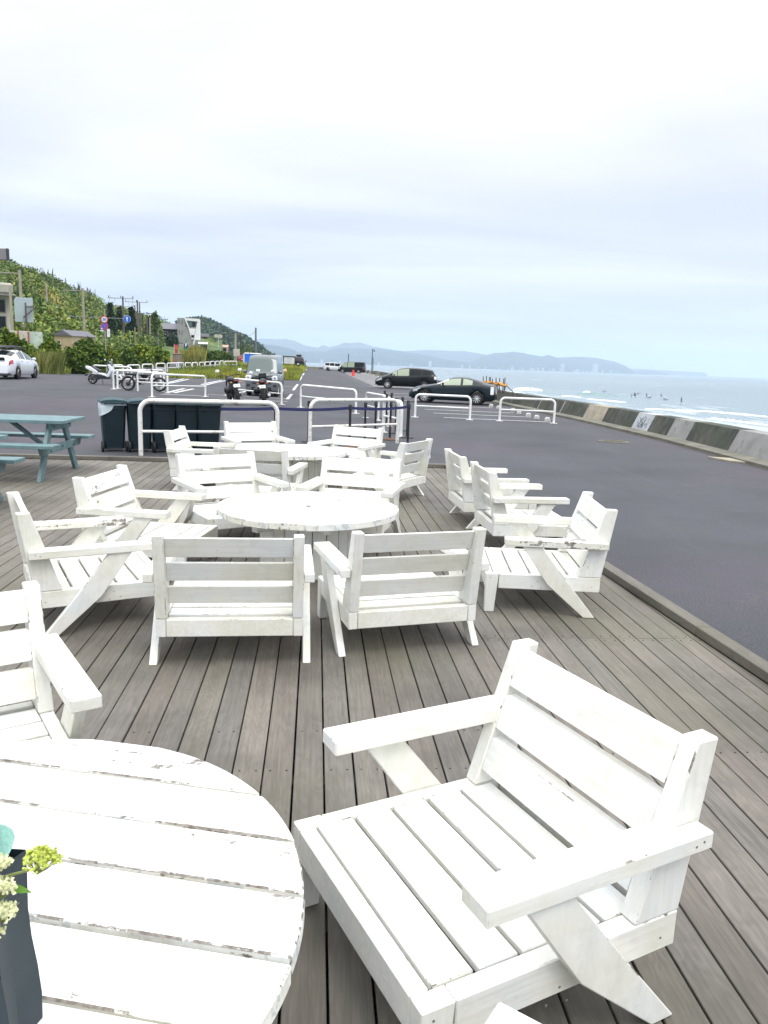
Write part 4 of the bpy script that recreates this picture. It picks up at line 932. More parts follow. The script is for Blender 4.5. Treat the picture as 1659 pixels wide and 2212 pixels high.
# ============================================================ VEHICLES
def car(name,label,cat,loc,head,L,W,H,top,belt,paint,wb=None,xf=.8,rw=.31,sill=.20,glassx=(),wind=(),rearw=(),tumble=.20,crown=.03,rim=M_rim,spokes=10,nose=.12,headl=None,taill=None,plan=None,sidegl=M_glass,windgl=M_glass,lampm=M_lamp,pillars=(),beltdrop=0,extra=None,group='parked cars',tailm=None,frontgl=None):
    """body lofted from cross-sections; x runs from the nose (0) to the tail (L); local +X is forward"""
    t=thing(name,label,cat,loc,head,group)
    wb=wb or L*.6; wx=[xf,xf+wb]; Xs=sorted(set([round(L*i/110,4) for i in range(111)]+[a+s*.001 for a in () for s in(0,)]))
    tx,tz=zip(*top); bx,bz=zip(*belt); ra=rw+.055
    rings=[]
    for x in Xs:
        zt=float(np.interp(x,tx,tz)); zb=min(float(np.interp(x,bx,bz)),zt-.012)
        e0=min(1,(x+.012)/nose); e1=min(1,(L-x+.012)/(nose*.9)); w_=W/2*(1-(1-math.sqrt(max(0,1-(1-e0)**2)))*.32)*(1-(1-math.sqrt(max(0,1-(1-e1)**2)))*.22)
        if plan: w_*=float(np.interp(x/L,*zip(*plan)))
        s=sill+ (.10*(1-e0)) + .10*(1-e1)
        for c in wx:
            if abs(x-c)<ra: s=max(s,rw+math.sqrt(ra**2-(x-c)**2)-.02)
        s=min(s,zb-.05); gh=max(0,zt-zb); hs=zb-s
        tb=tumble*gh
        R1=[(0,s),(w_*.90,s),(w_*.985,s+hs*.12),(w_*1.0,s+hs*.42),(w_*.992,s+hs*.72),(w_*.965,zb-.012),(w_*.95,zb)]
        if gh>.10: R1+=[(w_*.94-tb*.5,zb+gh*.5),(w_*.93-tb,zt-.055),(w_*.90-tb-.05,zt-.018),(w_*.45,zt+crown*.6),(0,zt+crown)]
        else:
            k=gh/.10; R1+=[(w_*.90,zb+gh*.4),(w_*.86,zb+gh*.6),(w_*.80,zb+gh*.8),(w_*.45,zt+crown*.5),(0,zt+crown*.8)]
        rings.append((x,R1))
    nR=12; full=2*nR-2
    def gi(i,k,s): return i*full+(k if s>0 or k in(0,nR-1) else full-k)
    vs=[]
    for x,R1 in rings:
        X=L/2-x; vs+=[(X,-p[0],p[1]) for p in R1]+[(X,p[0],p[1]) for p in R1[-2:0:-1]]
    parts={'body':[], 'windscreen':[], 'rear_window':[], 'headlight_l':[], 'headlight_r':[], 'tail_l':[], 'tail_r':[],'bumper':[]}
    for i in range(len(rings)-1):
        xm=(rings[i][0]+rings[i+1][0])/2; ztm=float(np.interp(xm,tx,tz)); zbm=float(np.interp(xm,bx,bz)); gh=ztm-zbm
        for k in range(full):
            kk=k if k<nR-1 else full-1-k
            a,b,c,d=i*full+k,i*full+(k+1)%full,(i+1)*full+(k+1)%full,(i+1)*full+k; key='body'
            if kk in(6,7) and any(g0<xm<g1 for g0,g1 in glassx) and not any(p0<xm<p1 for p0,p1 in pillars): key='side_window_%d%s'%(sum(xm>p1 for p0,p1 in pillars),'l' if k>=nR-1 else 'r'); parts.setdefault(key,[])
            if kk>=8 and any(g0<xm<g1 for g0,g1 in wind): key='windscreen'
            if kk>=8 and any(g0<xm<g1 for g0,g1 in rearw): key='rear_window'
            if headl and headl[0]<xm<headl[1] and kk in headl[2]: key='headlight_'+('l' if k>=nR-1 else 'r')
            if taill and taill[0]<xm<taill[1] and kk in taill[2]: key='tail_'+('l' if k>=nR-1 else 'r')
            parts[key].append((a,d,c,b))
    n_=len(rings)-1
    parts['body']+= [tuple(range(full)),tuple(range(n_*full,(n_+1)*full))[::-1]]
    M_={'body':paint,'side_window':sidegl,'windscreen':windgl,'rear_window':M_glass,'headlight_l':M_headl,'headlight_r':M_headl,'tail_l':tailm or M_red,'tail_r':tailm or M_red}
    NM={'headlight_l':'headlight','headlight_r':'headlight','tail_l':'tail_light','tail_r':'tail_light'}
    for key,fs in parts.items():
        if not fs: continue
        used=sorted({v for f in fs for v in f}); mp={v:i for i,v in enumerate(used)}
        m=MB(); m.add([vs[u] for u in used],[tuple(mp[v] for v in f) for f in fs]); m.build('side_window' if key.startswith('side') else NM.get(key,key),(frontgl if frontgl and key[-2] in '01' else sidegl) if key.startswith('side') else M_[key],t,smooth=True,fix=False,sharp=50)
    MB().box((0,0,.34),(L*.93,W*.78,.30)).build('underbody',M_black,t)
    for c in wx:
        for s in(-1,1):
            wheel(t,(L/2-c,s*(W/2-.115),rw),rw,.20,rim,spokes,s)
    # mirrors
    mx=L/2-(glassx[0][0]+.12 if glassx else L*.35); zb=float(np.interp(L/2-mx,bx,bz))
    for s in(-1,1): MB().ball((mx,s*(W/2+.07),zb+.07),(.06,.11,.075),8,6).build('wing_mirror',paint,t,smooth=True)
    # plates front and rear
    for s,z,xx in((1,.42,L/2+.012),(-1,.62,-L/2-.012)): MB().box((xx,0,z),(.012,.33,.165)).build('number_plate',M_plate,t)
    b=MB()   # grille and lower intake, proud of the nose
    b.box((L/2-.02,0,.30),(.06,W*.62,.10)); b.build('lower_grille',M_black,t,bevel=.02)
    b=MB()
    for g0,g1 in glassx[:1]:
        for xx in (g0+.75,g1-.45):
            zz_=float(np.interp(xx,bx,bz))-.10
            for s in(-1,1): b.box((L/2-xx-.15,s*(W/2*.995),zz_),(.17,.03,.03))
    if b.v: b.build('door_handle',M_chrome if paint is M_cwhite else paint,t,bevel=.008)
    if extra: extra(t,L,W,H)
    return t
def wheel(t,c,r,wd,rim,spokes,s,name='wheel'):
    w_=thing(name,'','x',c); del w_['label']; del w_['category']; w_.parent=t
    MB().lathe([(r*.62,-wd/2),(r*.9,-wd/2),(r,-wd*.36),(r,wd*.36),(r*.9,wd/2),(r*.62,wd/2)],axis='y',n=32,cap=False).build('tyre',M_rubber,w_,smooth=True)
    b=MB(); y=s*(wd/2-.012)
    b.lathe([(r*.67,y-.02),(r*.69,y+.01),(r*.62,y+.012),(r*.60,y-.02)],axis='y',n=32,cap=False)
    b.lathe([(r*.14,y-.03),(r*.14,y+.006),(.01,y+.008)],axis='y',n=16)
    for k in range(spokes):
        a=2*PI*k/spokes; b.box((math.cos(a)*r*.37,y-.012,math.sin(a)*r*.37),(r*.52,.02,r*.085),M=Matrix.Rotation(-a,3,'Y'))
    b.build('rim',rim,w_)
    MB().lathe([(r*.60,y-.05),(r*.60,y-.045)],axis='y',n=24).build('brake_backing',M_rubber,w_)
# dark coupe, facing left
hd=R(166.7)
car('coupe','low dark teal sports coupe parked broadside by the seawall behind a white rail','car',(3.22,38.6,-.2),hd,4.24,1.78,1.29,
 [(0,.50),(.05,.64),(.35,.76),(.9,.86),(1.35,.93),(1.85,1.15),(2.15,1.255),(2.5,1.285),(2.85,1.27),(3.3,1.17),(3.75,1.02),(4.1,.96),(4.2,.90),(4.24,.70)],
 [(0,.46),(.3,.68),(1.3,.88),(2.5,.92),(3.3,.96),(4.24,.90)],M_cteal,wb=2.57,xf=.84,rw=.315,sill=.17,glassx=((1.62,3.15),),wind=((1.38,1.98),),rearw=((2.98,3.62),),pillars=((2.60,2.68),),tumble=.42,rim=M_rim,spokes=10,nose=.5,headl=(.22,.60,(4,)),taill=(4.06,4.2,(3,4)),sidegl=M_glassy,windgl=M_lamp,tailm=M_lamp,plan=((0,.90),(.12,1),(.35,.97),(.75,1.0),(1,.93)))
# black wagon behind it
def roof_ant(t,L,W,H): MB().tube([(-L/2+.5,0,H),(-L/2+.62,0,H+.16)],.008,6).build('aerial',M_black,t)
car('estate_car','black estate car with bright alloy wheels parked broadside behind the coupe','car',(1.35,58.8,-.2),R(175),4.62,1.78,1.57,
 [(0,.62),(.05,.72),(.35,.86),(.85,1.0),(1.4,1.30),(1.9,1.50),(2.4,1.565),(3.0,1.57),(3.7,1.53),(4.25,1.45),(4.42,1.20),(4.55,1.0),(4.62,.8)],
 [(0,.58),(.4,.80),(1.0,.95),(2.5,1.0),(4.0,1.08),(4.62,.98)],M_cblack,wb=2.78,xf=.93,rw=.32,glassx=((1.30,4.15),),wind=((.92,1.75),),rearw=((4.22,4.50),),pillars=((1.62,1.68),(2.52,2.60),(3.45,3.53)),tumble=.26,nose=.4,headl=(.10,.50,(4,)),taill=(4.40,4.58,(4,5)),tailm=M_lamp,windgl=M_glassg,extra=roof_ant,sidegl=M_glass,frontgl=M_glassy)
p=at(760,805.3,140); vz=gz(p.x,p.y)
car('van','black boxy passenger van parked far off facing left next to a white minivan','van',(p.x,p.y,vz),R(172),4.85,1.9,1.98,
 [(0,.80),(.06,.95),(.5,1.12),(.85,1.45),(1.25,1.88),(1.6,1.97),(4.6,1.98),(4.8,1.90),(4.85,1.2)],[(0,.72),(.4,1.0),(4.85,1.12)],M_cblack,wb=2.9,xf=.9,rw=.33,glassx=((.85,4.5),),wind=((.5,1.3),),rearw=((4.7,4.85),),pillars=((1.70,1.80),(3.0,3.08)),tumble=.10,nose=.3,headl=(.06,.4,(4,5)),taill=(4.7,4.82,(3,4,5)),sidegl=M_glass,frontgl=M_glassy)
p=at(724,800,164)
car('minivan','white minivan parked far off facing right, its nose behind the black van','car',(p.x,p.y,gz(p.x,p.y)),R(-8),4.8,1.8,1.72,
 [(0,.72),(.05,.85),(.5,1.02),(1.0,1.25),(1.6,1.60),(2.1,1.70),(3.8,1.70),(4.4,1.60),(4.7,1.25),(4.8,.9)],[(0,.66),(.4,.92),(4.8,1.10)],M_cwhite,wb=2.9,xf=.9,rw=.33,glassx=((1.2,4.4),),wind=((.8,1.7),),rearw=((4.4,4.72),),pillars=((2.3,2.38),(3.4,3.48)),tumble=.16,nose=.35,headl=(.08,.45,(4,)),taill=(4.5,4.75,(4,5)),sidegl=M_glass)
# grey kei van facing us
a=gp(*Z4(535,922)); b_=gp(*Z4(885,942)); hh=R(273); mid_=(a+b_)/2; fw=Vector((math.cos(hh),math.sin(hh),0)); cpos=mid_-fw*(3.4/2-.62)
def kei(t,L,W,H):
    b=MB(); b.box((L/2+.012,0,.80),(.03,.98,.07)); b.box((L/2+.02,0,.90),(.03,.60,.03)); b.build('front_grille',M_black,t,bevel=.008)
    b=MB(); b.box((L/2+.012,0,.60),(.02,.86,.06)); b.box((L/2+.012,0,.36),(.02,.9,.14)); b.build('bumper_intake',M_black,t,bevel=.008)
    for s in(-1,1):
        m=MB(); m.box((L/2-.005,s*.585,.83),(.06,.27,.20)); h_=m.build('headlamp_unit',M_lamp,t,bevel=.03); 
        MB().lathe([(.06,0),(.05,.012)],(L/2+.026,s*.60,.85),axis='x',n=16).build('bulb_reflector',M_chrome,h_)
        MB().box((L/2+.004,s*.60,.50),(.02,.16,.12)).build('fog_lamp_recess',M_darks,t,bevel=.01)
    MB().tube([(L/2-.6,-.62,H-.02),(L/2-.62,-.63,H+.22)],.009,6).build('aerial',M_black,t)
    MB().box((L/2-.24,-.18,1.17),(.004,.16,.10),M=Matrix.Rotation(R(-26),3,'Y')).build('dashboard_card',M_whitep,t)
car('kei_van','boxy grey kei van facing the camera behind the two motorcycles','van',(cpos.x,cpos.y,gz(mid_.x,mid_.y)),hh,3.4,1.475,1.86,
 [(0,.92),(.03,.98),(.20,1.06),(.52,1.70),(.62,1.80),(.8,1.85),(3.2,1.86),(3.36,1.75),(3.4,1.2)],[(0,.86),(.15,1.0),(.4,1.03),(3.4,1.05)],M_csilver,wb=2.45,xf=.58,rw=.29,sill=.2,glassx=((.34,3.2),),wind=((.20,.565),),rearw=((3.25,3.4),),pillars=((.50,.58),(1.5,1.58),(2.5,2.58)),tumble=.10,nose=.12,taill=(3.3,3.38,(3,4)),windgl=M_glassg,extra=kei)
# white hatchback at the left edge, seen from behind
def rack(t,L,W,H):
    for x in(.55,-.25): 
        b=MB(); b.tube([(x,-.60,H+.085),(x,.60,H+.085)],.018,8)
        for s in(-1,1): b.box((x,s*.56,H+.02),(.05,.04,.13))
        b.build('roof_bar',M_black,t,bevel=.003)
    b=MB(); b.box((-L/2+.02,0,.99),(.05,1.0,.16)); b.build('rear_garnish',M_glass,t,bevel=.02)
    b=MB(); b.box((-L/2+.0,0,.22),(.10,1.2,.10)); b.build('rear_valance',M_black,t,bevel=.02)
car('hatchback','white hatchback with roof bars, cut by the left edge','car',(-19.5,40.1,.2),R(97),4.39,1.70,1.43,
 [(0,.60),(.05,.70),(.4,.86),(.9,1.0),(1.6,1.30),(2.1,1.42),(2.5,1.43),(3.0,1.40),(3.6,1.27),(4.1,1.12),(4.2,1.05),(4.3,.9),(4.39,.7)],
 [(0,.55),(.4,.78),(1.0,.92),(2.5,.98),(3.6,1.04),(4.39,.90)],M_cwhite,wb=2.55,xf=.9,rw=.30,glassx=((1.25,3.25),),wind=((.95,1.85),),rearw=((3.25,4.0),),pillars=((1.5,1.56),(2.28,2.38),(2.98,3.03)),tumble=.42,nose=.42,headl=(.1,.55,(4,)),taill=(3.98,4.36,(4,5)),sidegl=M_glassg,extra=rack,plan=((0,.92),(.15,1),(.7,1),(1,.90)))
o=MB().prism([(-1.25,.0),(-1.1,.10),(.2,.12),(1.2,.09),(1.45,.0)],-.27,.27,'y').build('board_bag',M_black,bevel=.04); tag(o,'long black board cover strapped on the roof bars of the white hatchback','board cover'); o.location=(-19.5,40.0,.2+1.43+.105); o.rotation_euler=(0,0,R(97))
p=at(646,796,118); 
car('suv','black sport utility car seen from behind with a roof box, beyond the grass verge','car',(p.x,p.y,p.z+.05),R(93),4.6,1.84,1.68,
 [(0,.8),(.4,1.0),(1.1,1.1),(1.6,1.50),(2.1,1.66),(3.9,1.66),(4.3,1.45),(4.55,1.1),(4.6,.8)],[(0,.7),(1.0,1.0),(4.6,1.12)],M_cblack,wb=2.7,xf=.9,rw=.35,glassx=((1.3,4.0),),wind=((1.1,1.9),),rearw=((4.0,4.45),),tumble=.3,nose=.35,headl=(.08,.45,(4,)),taill=(4.4,4.57,(4,5)),
 extra=lambda t,L,W,H:MB().box((-.4,0,1.86),(1.4,.75,.32)).build('roof_box',M_black,t,bevel=.08))
p=at(483,779,150)
car('suv','grey estate car seen from behind on the road beyond the row of small rails','car',(p.x,p.y,p.z-.5),R(95),4.6,1.8,1.6,
 [(0,.8),(.4,.95),(1.1,1.05),(1.6,1.45),(2.1,1.58),(3.9,1.58),(4.3,1.4),(4.55,1.1),(4.6,.8)],[(0,.7),(1.0,.98),(4.6,1.1)],M_cgrey,wb=2.7,xf=.9,rw=.34,glassx=((1.3,4.0),),wind=((1.1,1.9),),rearw=((4.0,4.45),),tumble=.3,nose=.35,headl=(.08,.45,(4,)),taill=(4.4,4.57,(4,5)))
p=at(525,778,165)
car('small_car','small red car far down the road left of the blue tarpaulin','car',(p.x,p.y,p.z-.5),R(95),3.9,1.7,1.5,
 [(0,.8),(.4,.95),(1.1,1.05),(1.6,1.35),(2.1,1.5),(3.3,1.48),(3.7,1.3),(3.85,1.1),(3.9,.8)],[(0,.7),(1.0,.98),(3.9,1.1)],mat('car_paint_red',(.35,.02,.02),.3,coat=1),wb=2.4,xf=.75,rw=.3,glassx=((1.3,3.4),),wind=((1.1,1.9),),rearw=((3.4,3.8),),tumble=.3,nose=.35,headl=(.08,.45,(4,)),taill=(3.72,3.87,(4,5)))

# ---- two-wheelers (local +X forward, origin under the rear wheel)
def mwheel(t,x,r,wd,spk=10,rim=M_rimd,thin=True):
    w_=bpy.data.objects.new('wheel',None); COL.objects.link(w_); w_.parent=t; w_.location=(x,0,r)
    MB().lathe([(r*.74,-wd*.42),(r*.86,-wd/2),(r*.96,-wd*.36),(r,-wd*.1),(r,wd*.1),(r*.96,wd*.36),(r*.86,wd/2),(r*.74,wd*.42)],axis='y',n=36,cap=False).build('tyre',M_rubber,w_,smooth=True)
    b=MB().lathe([(r*.76,-wd*.3),(r*.70,-wd*.2),(r*.70,wd*.2),(r*.76,wd*.3)],axis='y',n=36,cap=False)
    b.lathe([(.05,-.05),(.05,.05)],axis='y',n=14)
    for k in range(spk):
        a=2*PI*k/spk; b.tube([(math.cos(a)*.04,0,math.sin(a)*.04),(math.cos(a)*r*.72,0,math.sin(a)*r*.72)],.012 if thin else .03,5)
    b.build('rim',rim,w_)
def plate(t,x,z,tilt,s1,s2):
    p=MB().box((0,0,0),(.008,.23,.125)); o=p.build('number_plate',M_plate,t,loc=(x,0,z),rot=(0,tilt,0),bevel=.003)
    text(s1,.034,'plate_text',M_ink,o,(-.0055,0,.042),(R(90),0,R(-90)),.0008); text(s2,.072,'plate_text',M_ink,o,(-.0055,0,-.014),(R(90),0,R(-90)),.0008,sx=.95)
def motorcycle(label,loc,head,lean,kind,s1,s2):
    t=thing('motorcycle',label,'motorcycle',loc,head,'black motorcycles parked tail first'); t.rotation_euler=(R(lean),0,head)
    mwheel(t,0,.31,.17,10); mwheel(t,1.38,.30,.11,10)
    b=MB(); b.tube([(0,-.14,.31),(.5,-.13,.42)],.025,8); b.tube([(0,.14,.31),(.5,.13,.42)],.025,8); b.tube([(.45,0,.35),(.55,0,.75),(1.1,0,.92)],.03,8); b.tube([(.5,0,.35),(.95,0,.35),(1.15,0,.88)],.028,8); b.tube([(-.05,0,.80),(.55,0,.72)],.025,8); b.build('frame',M_darks,t,smooth=True)
    b=MB(); b.box((.70,0,.45),(.42,.30,.34)); b.lathe([(.13,-.2),(.14,0),(.13,.2)],(.70,0,.36),axis='y',n=18); b.build('engine',M_darks,t,bevel=.04)
    b=MB(); b.ball((.80,0,.88),(.30,.15,.13),14,10); b.build('fuel_tank',M_cblack,t,smooth=True)
    b=MB(); b.prism([(.62,.84),(.10,.86),(-.28,.97),(-.30,.91),(.05,.78),(.62,.76)],-.115,.115,'y'); b.build('seat',M_black,t,bevel=.03)
    b=MB(); b.prism([(.05,.80),(-.30,.93),(-.36,.90),(-.10,.74)],-.085,.085,'y'); b.prism([(-.18,.84),(-.36,.60),(-.38,.60),(-.22,.86)],-.06,.06,'y'); b.build('tail',M_black,t,bevel=.015)
    MB().box((-.375,0,.90),(.03,.13,.045)).build('tail_light',M_red,t,bevel=.01)
    plate(t,-.375,.72,R(22),s1,s2)
    b=MB()
    for s in(-1,1): b.tube([(1.38,s*.09,.30),(1.12,s*.09,.98)],[.026,.03],8)
    b.box((1.12,0,.96),(.06,.26,.04)); b.build('front_fork',M_darks,t,smooth=True)
    b=MB(); 
    for s in(-1,1): b.tube([(1.08,0,1.0),(1.06,s*.16,1.04),(.98,s*.34,1.06),(.92,s*.40,1.05)],.013,8); b.tube([(.96,s*.30,1.06),(.91,s*.42,1.05)],.022,8)
    b.build('handlebar',M_black,t,smooth=True)
    for s in(-1,1):
        m=MB(); m.tube([(1.0,s*.26,1.07),(.98,s*.36,1.20)],.007,6); o=m.build('mirror',M_black,t)
        MB().ball((0.96,s*.42,1.23),(.018,.085,.06),14,8).build('mirror_glass',M_lamp,o,smooth=True)
    b=MB()
    if kind=='naked': b.ball((1.20,0,.92),(.09,.10,.10),12,8)
    else: b.prism([(1.35,.80),(1.30,1.02),(1.05,1.20),(1.0,1.02),(1.1,.82)],-.15,.15,'y')
    b.build('headlamp_cowl',M_cblack,t,bevel=.02)
    MB().tube([(.75,-.14,.30),(.35,-.19,.30),(-.10,-.21,.40)],[.03,.05,.055],10).build('exhaust',M_chrome if kind!='naked' else M_steel,t,smooth=True)
    MB().prism([(1.70,.52),(1.60,.60),(1.30,.64),(1.08,.52),(1.12,.50),(1.32,.61),(1.58,.57),(1.67,.50)],-.06,.06,'y').build('front_mudguard',M_black,t)
    for s in(-1,1): MB().ball((-.25,s*.17,.83),(.03,.045,.025),8,6).build('indicator',mat('amber_lens',(.6,.22,.02),.2),t,smooth=True)
    MB().tube([(.55,.12,.30),(.45,.34,.02)],.013,6).build('side_stand',M_darks,t)
    MB().ball((.28,.24,.55),(.16,.13,.15),14,10).build('helmet_holder_bag',M_black if kind=='naked' else M_cblack,t,smooth=True)
    return t
q=gp(*Z4(402,1038)); motorcycle('left of the two motorcycles parked tail first, with small white mirrors',(q.x,q.y,q.z),R(112),-6,'naked','7','77-25')
for ch in bpy.data.objects:
    pass
q=gp(*Z4(730,1046)); motorcycle('black motorcycle with round white mirrors in front of the grey van, right of the pair',(q.x,q.y,q.z),R(98),-6,'fairing','5','53-41')
def moped():
    a=gp(*ZF(750,572)); b_=gp(*ZF(1235,592)); z=a.z; hd=math.atan2((b_-a).y*.3,(b_-a).x); wb=1.30
    t=thing('electric_moped','black electric moped with fat tyres and a flat bench seat behind a white rail','moped',(a.x+.05,a.y,z),hd)
    mwheel(t,0,.30,.11,0,M_rimd); mwheel(t,wb,.30,.11,0,M_rimd)
    for x in(0,wb): MB().lathe([(.085,-.05),(.085,.05)],(x,0,.275),axis='y',n=18).build('hub_motor',M_darks,t)
    b=MB(); b.tube([(0,.07,.275),(.30,.05,.36),(.42,.04,.36),(.80,.04,.36),(.98,0,.72)],.022,8); b.tube([(0,-.07,.275),(.30,-.05,.36),(.42,-.04,.36),(.80,-.04,.36),(.98,0,.72)],.022,8); b.tube([(.0,.07,.275),(.22,.06,.62)],.018,8); b.tube([(.0,-.07,.275),(.22,-.06,.62)],.018,8); b.tube([(.10,0,.64),(.98,0,.66)],.02,8); b.tube([(.36,0,.34),(.30,0,.64)],.02,8); b.build('frame',M_darks,t,smooth=True)
    MB().prism([(-.12,.66),(-.10,.72),(.42,.73),(.48,.70),(.46,.64),(-.10,.62)],-.09,.09,'y').build('seat',M_black,t,bevel=.02)
    MB().prism([(.50,.70),(.80,.70),(.84,.62),(.74,.52),(.56,.56)],-.07,.07,'y').build('tank_box',M_cblack,t,bevel=.03)
    MB().prism([(.40,.50),(.70,.50),(.76,.40),(.72,.34),(.42,.34),(.37,.42)],-.07,.07,'y').build('battery_case',M_darks,t,bevel=.02)
    b=MB()
    for s in(-1,1): b.tube([(wb,s*.08,.275),(1.0,s*.07,.72),(.97,s*.06,.86)],.02,8)
    b.build('front_fork',M_darks,t,smooth=True)
    b=MB()
    for s in(-1,1): b.tube([(.97,0,.86),(.97,s*.15,.92),(.86,s*.32,.92)],.013,8); b.tube([(.9,s*.27,.92),(.83,s*.36,.92)],.02,8)
    b.build('handlebar',M_black,t,smooth=True); MB().lathe([(.07,0),(.07,.05),(.04,.07)],(1.06,0,.76),axis='x',n=16).build('headlamp',M_lamp,t)
    b=MB(); b.lathe([(.05,-.09),(.05,-.07)],(.50,0,.30),axis='y',n=14); b.tube([(.50,-.09,.30),(.62,-.12,.27)],.012,6); b.box((.64,-.15,.27),(.08,.06,.02)); b.build('pedal_crank',M_black,t); MB().tube([(.18,-.06,.28),(.24,-.16,.0)],.010,6).build('kick_stand',M_darks,t)
moped()
def scooter():
    a=gp(*ZF(140,463)); z=gz(a.x,a.y)+.16; p=gp(*ZF(150,463))
    t=thing('scooter','white and black motor scooter parked left of the electric moped','scooter',(p.x+.12,p.y,p.z-.0),R(-8)); k=1.22
    mwheel(t,0,.24,.12,6,M_rimd,False); mwheel(t,k,.24,.11,6,M_rimd,False)
    MB().prism([(-.30,.86),(-.28,.72),(.10,.56),(.30,.50),(.36,.60),(.10,.76),(-.02,.80)],-.14,.14,'y').build('rear_bodywork',M_cwhite,t,bevel=.03)
    MB().prism([(-.05,.83),(.05,.76),(.35,.56),(.44,.60),(.46,.66),(.40,.70),(.30,.72),(.0,.88)],-.12,.12,'y').build('seat',M_black,t,bevel=.03)
    MB().prism([(.15,.44),(.35,.46),(.85,.36),(.86,.26),(.25,.26)],-.15,.15,'y').build('floor_board',M_black,t,bevel=.02)
    MB().prism([(.30,.50),(.80,.38),(.84,.44),(.40,.56)],-.16,.16,'y').build('side_panel',M_cwhite,t,bevel=.02)
    MB().prism([(.78,.34),(.90,.36),(1.08,.66),(1.02,.92),(.90,.98),(.84,.92),(.92,.70),(.76,.44)],-.16,.16,'y').build('leg_shield',M_cwhite,t,bevel=.03)
    MB().prism([(.80,.46),(.90,.70),(.82,.92),(.80,.90),(.84,.70),(.76,.48)],-.14,.14,'y').build('inner_panel',M_black,t,bevel=.01)
    MB().prism([(1.0,.92),(1.06,.90),(.98,1.06),(.92,1.12),(.90,1.08)],-.12,.12,'y').build('windscreen',M_glassg,t,bevel=.01)
    b=MB()
    for s in(-1,1): b.tube([(.92,0,.98),(.86,s*.18,1.0),(.80,s*.32,.99)],.016,8)
    b.build('handlebar',M_black,t,smooth=True)
    for s in(-1,1):
        m=MB(); m.tube([(.88,s*.22,1.0),(.86,s*.30,1.14)],.006,6); o=m.build('mirror',M_black,t); MB().ball((.84,s*.33,1.16),(.02,.065,.05),10,6).build('mirror_glass',M_whitep,o,smooth=True)
    b=MB()
    for s in(-1,1): b.tube([(k,s*.07,.24),(1.0,s*.06,.66)],.02,8)
    b.build('front_fork',M_darks,t); MB().prism([(k+.27,.34),(k+.15,.50),(k-.1,.52),(k-.22,.40),(k-.1,.48),(k+.12,.46)],-.07,.07,'y').build('front_mudguard',M_cwhite,t)
    b=MB(); b.box((.12,-.02,.30),(.42,.22,.18)); b.prism([(-.30,.50),(-.40,.42),(-.36,.36),(-.24,.44)],-.08,.08,'y'); b.build('engine',M_darks,t,bevel=.03)
    MB().tube([(.3,-.13,.24),(-.15,-.15,.28)],[.03,.05],10).build('exhaust',M_darks,t); MB().box((-.31,0,.80),(.03,.18,.08)).build('tail_light',M_red,t,bevel=.01); MB().tube([(.45,.05,.26),(.48,.10,0)],.012,6).build('centre_stand',M_darks,t)
scooter()
# ============================================================ SMALL THINGS IN THE CAR PARK
def cone(loc,label,h=.72,tape=True):
    t=thing('traffic_cone',label,'traffic cone',loc,.3,'red traffic cones')
    MB().box((0,0,.02),(.38,.38,.04)).build('base',M_cone,t,bevel=.01); MB().lathe([(.15,.04),(.045,h),(.03,h)],n=20).build('cone',M_cone,t,smooth=True)
    if tape: MB().lathe([(.105,.30),(.085,.42)],n=20).build('band',M_redp,t)
p=at(*Z5(347,336),103); cone((p.x,p.y,gz(p.x,p.y)),'red traffic cone in front of the far black van, left of the pair',.8)
p=at(*Z5(355,334),105); cone((p.x,p.y,gz(p.x,p.y)),'red traffic cone in front of the far black van, right of the pair',.8)
p=at(*Z1(1130,797),108); cone((p.x,p.y,p.z),'small red traffic cone by the stone block at the car park entrance',.9)
def pole(name,label,base,h,r,m,cat='pole',cam_=False,lamp=False,cross=(),lean=0,insul=True,group=None,tip=.7):
    t=thing(name,label,cat,base,0,group); l=h*math.tan(R(lean))
    MB().tube([(0,0,-1.0),(0,0,0),(l,0,h)],[r*1.1,r,r*tip],12).build('shaft',m,t,smooth=True)
    for (z,w_,o_) in cross:
        b=MB(); b.box((l*z/h+o_,-.0,z),(w_,.12,.12))
        b.build('cross_arm',M_pole,t)
        if insul:
            b=MB(); n=3 if w_>1.4 else 2
            for i in range(n):
                x=-w_/2*.92+w_*.92*i/(n-1); b.tube([(x+l*z/h+o_,0,z+.05),(x+l*z/h+o_,0,z+.45)],.07,6)
            b.build('insulator',M_steel,t)
    if lamp:
        b=MB(); b.tube([(l,0,h-.05),(l+lamp*.5,0,h+.05),(l+lamp,0,h+.02)],.05,6); b.box((l+lamp,0,h),(abs(lamp)*.8,.22,.10)); b.build('lamp_head',M_darks,t)
    if cam_:
        b=MB(); b.tube([(0,0,h-.15),(.35,0,h-.15),(.42,0,h-.35)],.05,8); b.ball((.45,0,h-.5),(.2,.2,.2),10,8); b.build('camera_head',M_darks,t)
        MB().tube([(.28,0,0),(.28,0,h*.62)],.09,8).build('riser_pipe',M_steel,t)
    return t
def hz(px): return 786.5+(px-829.5)*.03602
def onroad(px,depth): 
    p=at(px,760,depth)
    # height of the hillside terrain under this column and depth
    lo,hi=0,1
    for _ in range(30):
        m=(lo+hi)/2
        if ground_hill(px,m,False).y<depth: lo=m
        else: hi=m
    return Vector((p.x,depth,ground_hill(px,lo,False).z))
def utility(px,ytop,depth,label,cross,m=M_pole,r=.17,**k):
    b=onroad(px,depth); tp=at(px,ytop,depth); h=tp.z-b.z; 
    return pole('utility_pole',label,b,h,r,m,'utility pole',cross=[(h-c[0],c[1],c[2]) for c in cross],group='utility poles along the coast road',**k),tp
z1=lambda x,y:Z1(x,y)
def up(x,y,*a,**k): q=Z1(x,y); return utility(q[0],q[1],*a,**k)
up(155,192,92,'tall utility pole rising in front of the white hoarding on the left hillside',[(.3,3.6,-1.6)],r=.22)
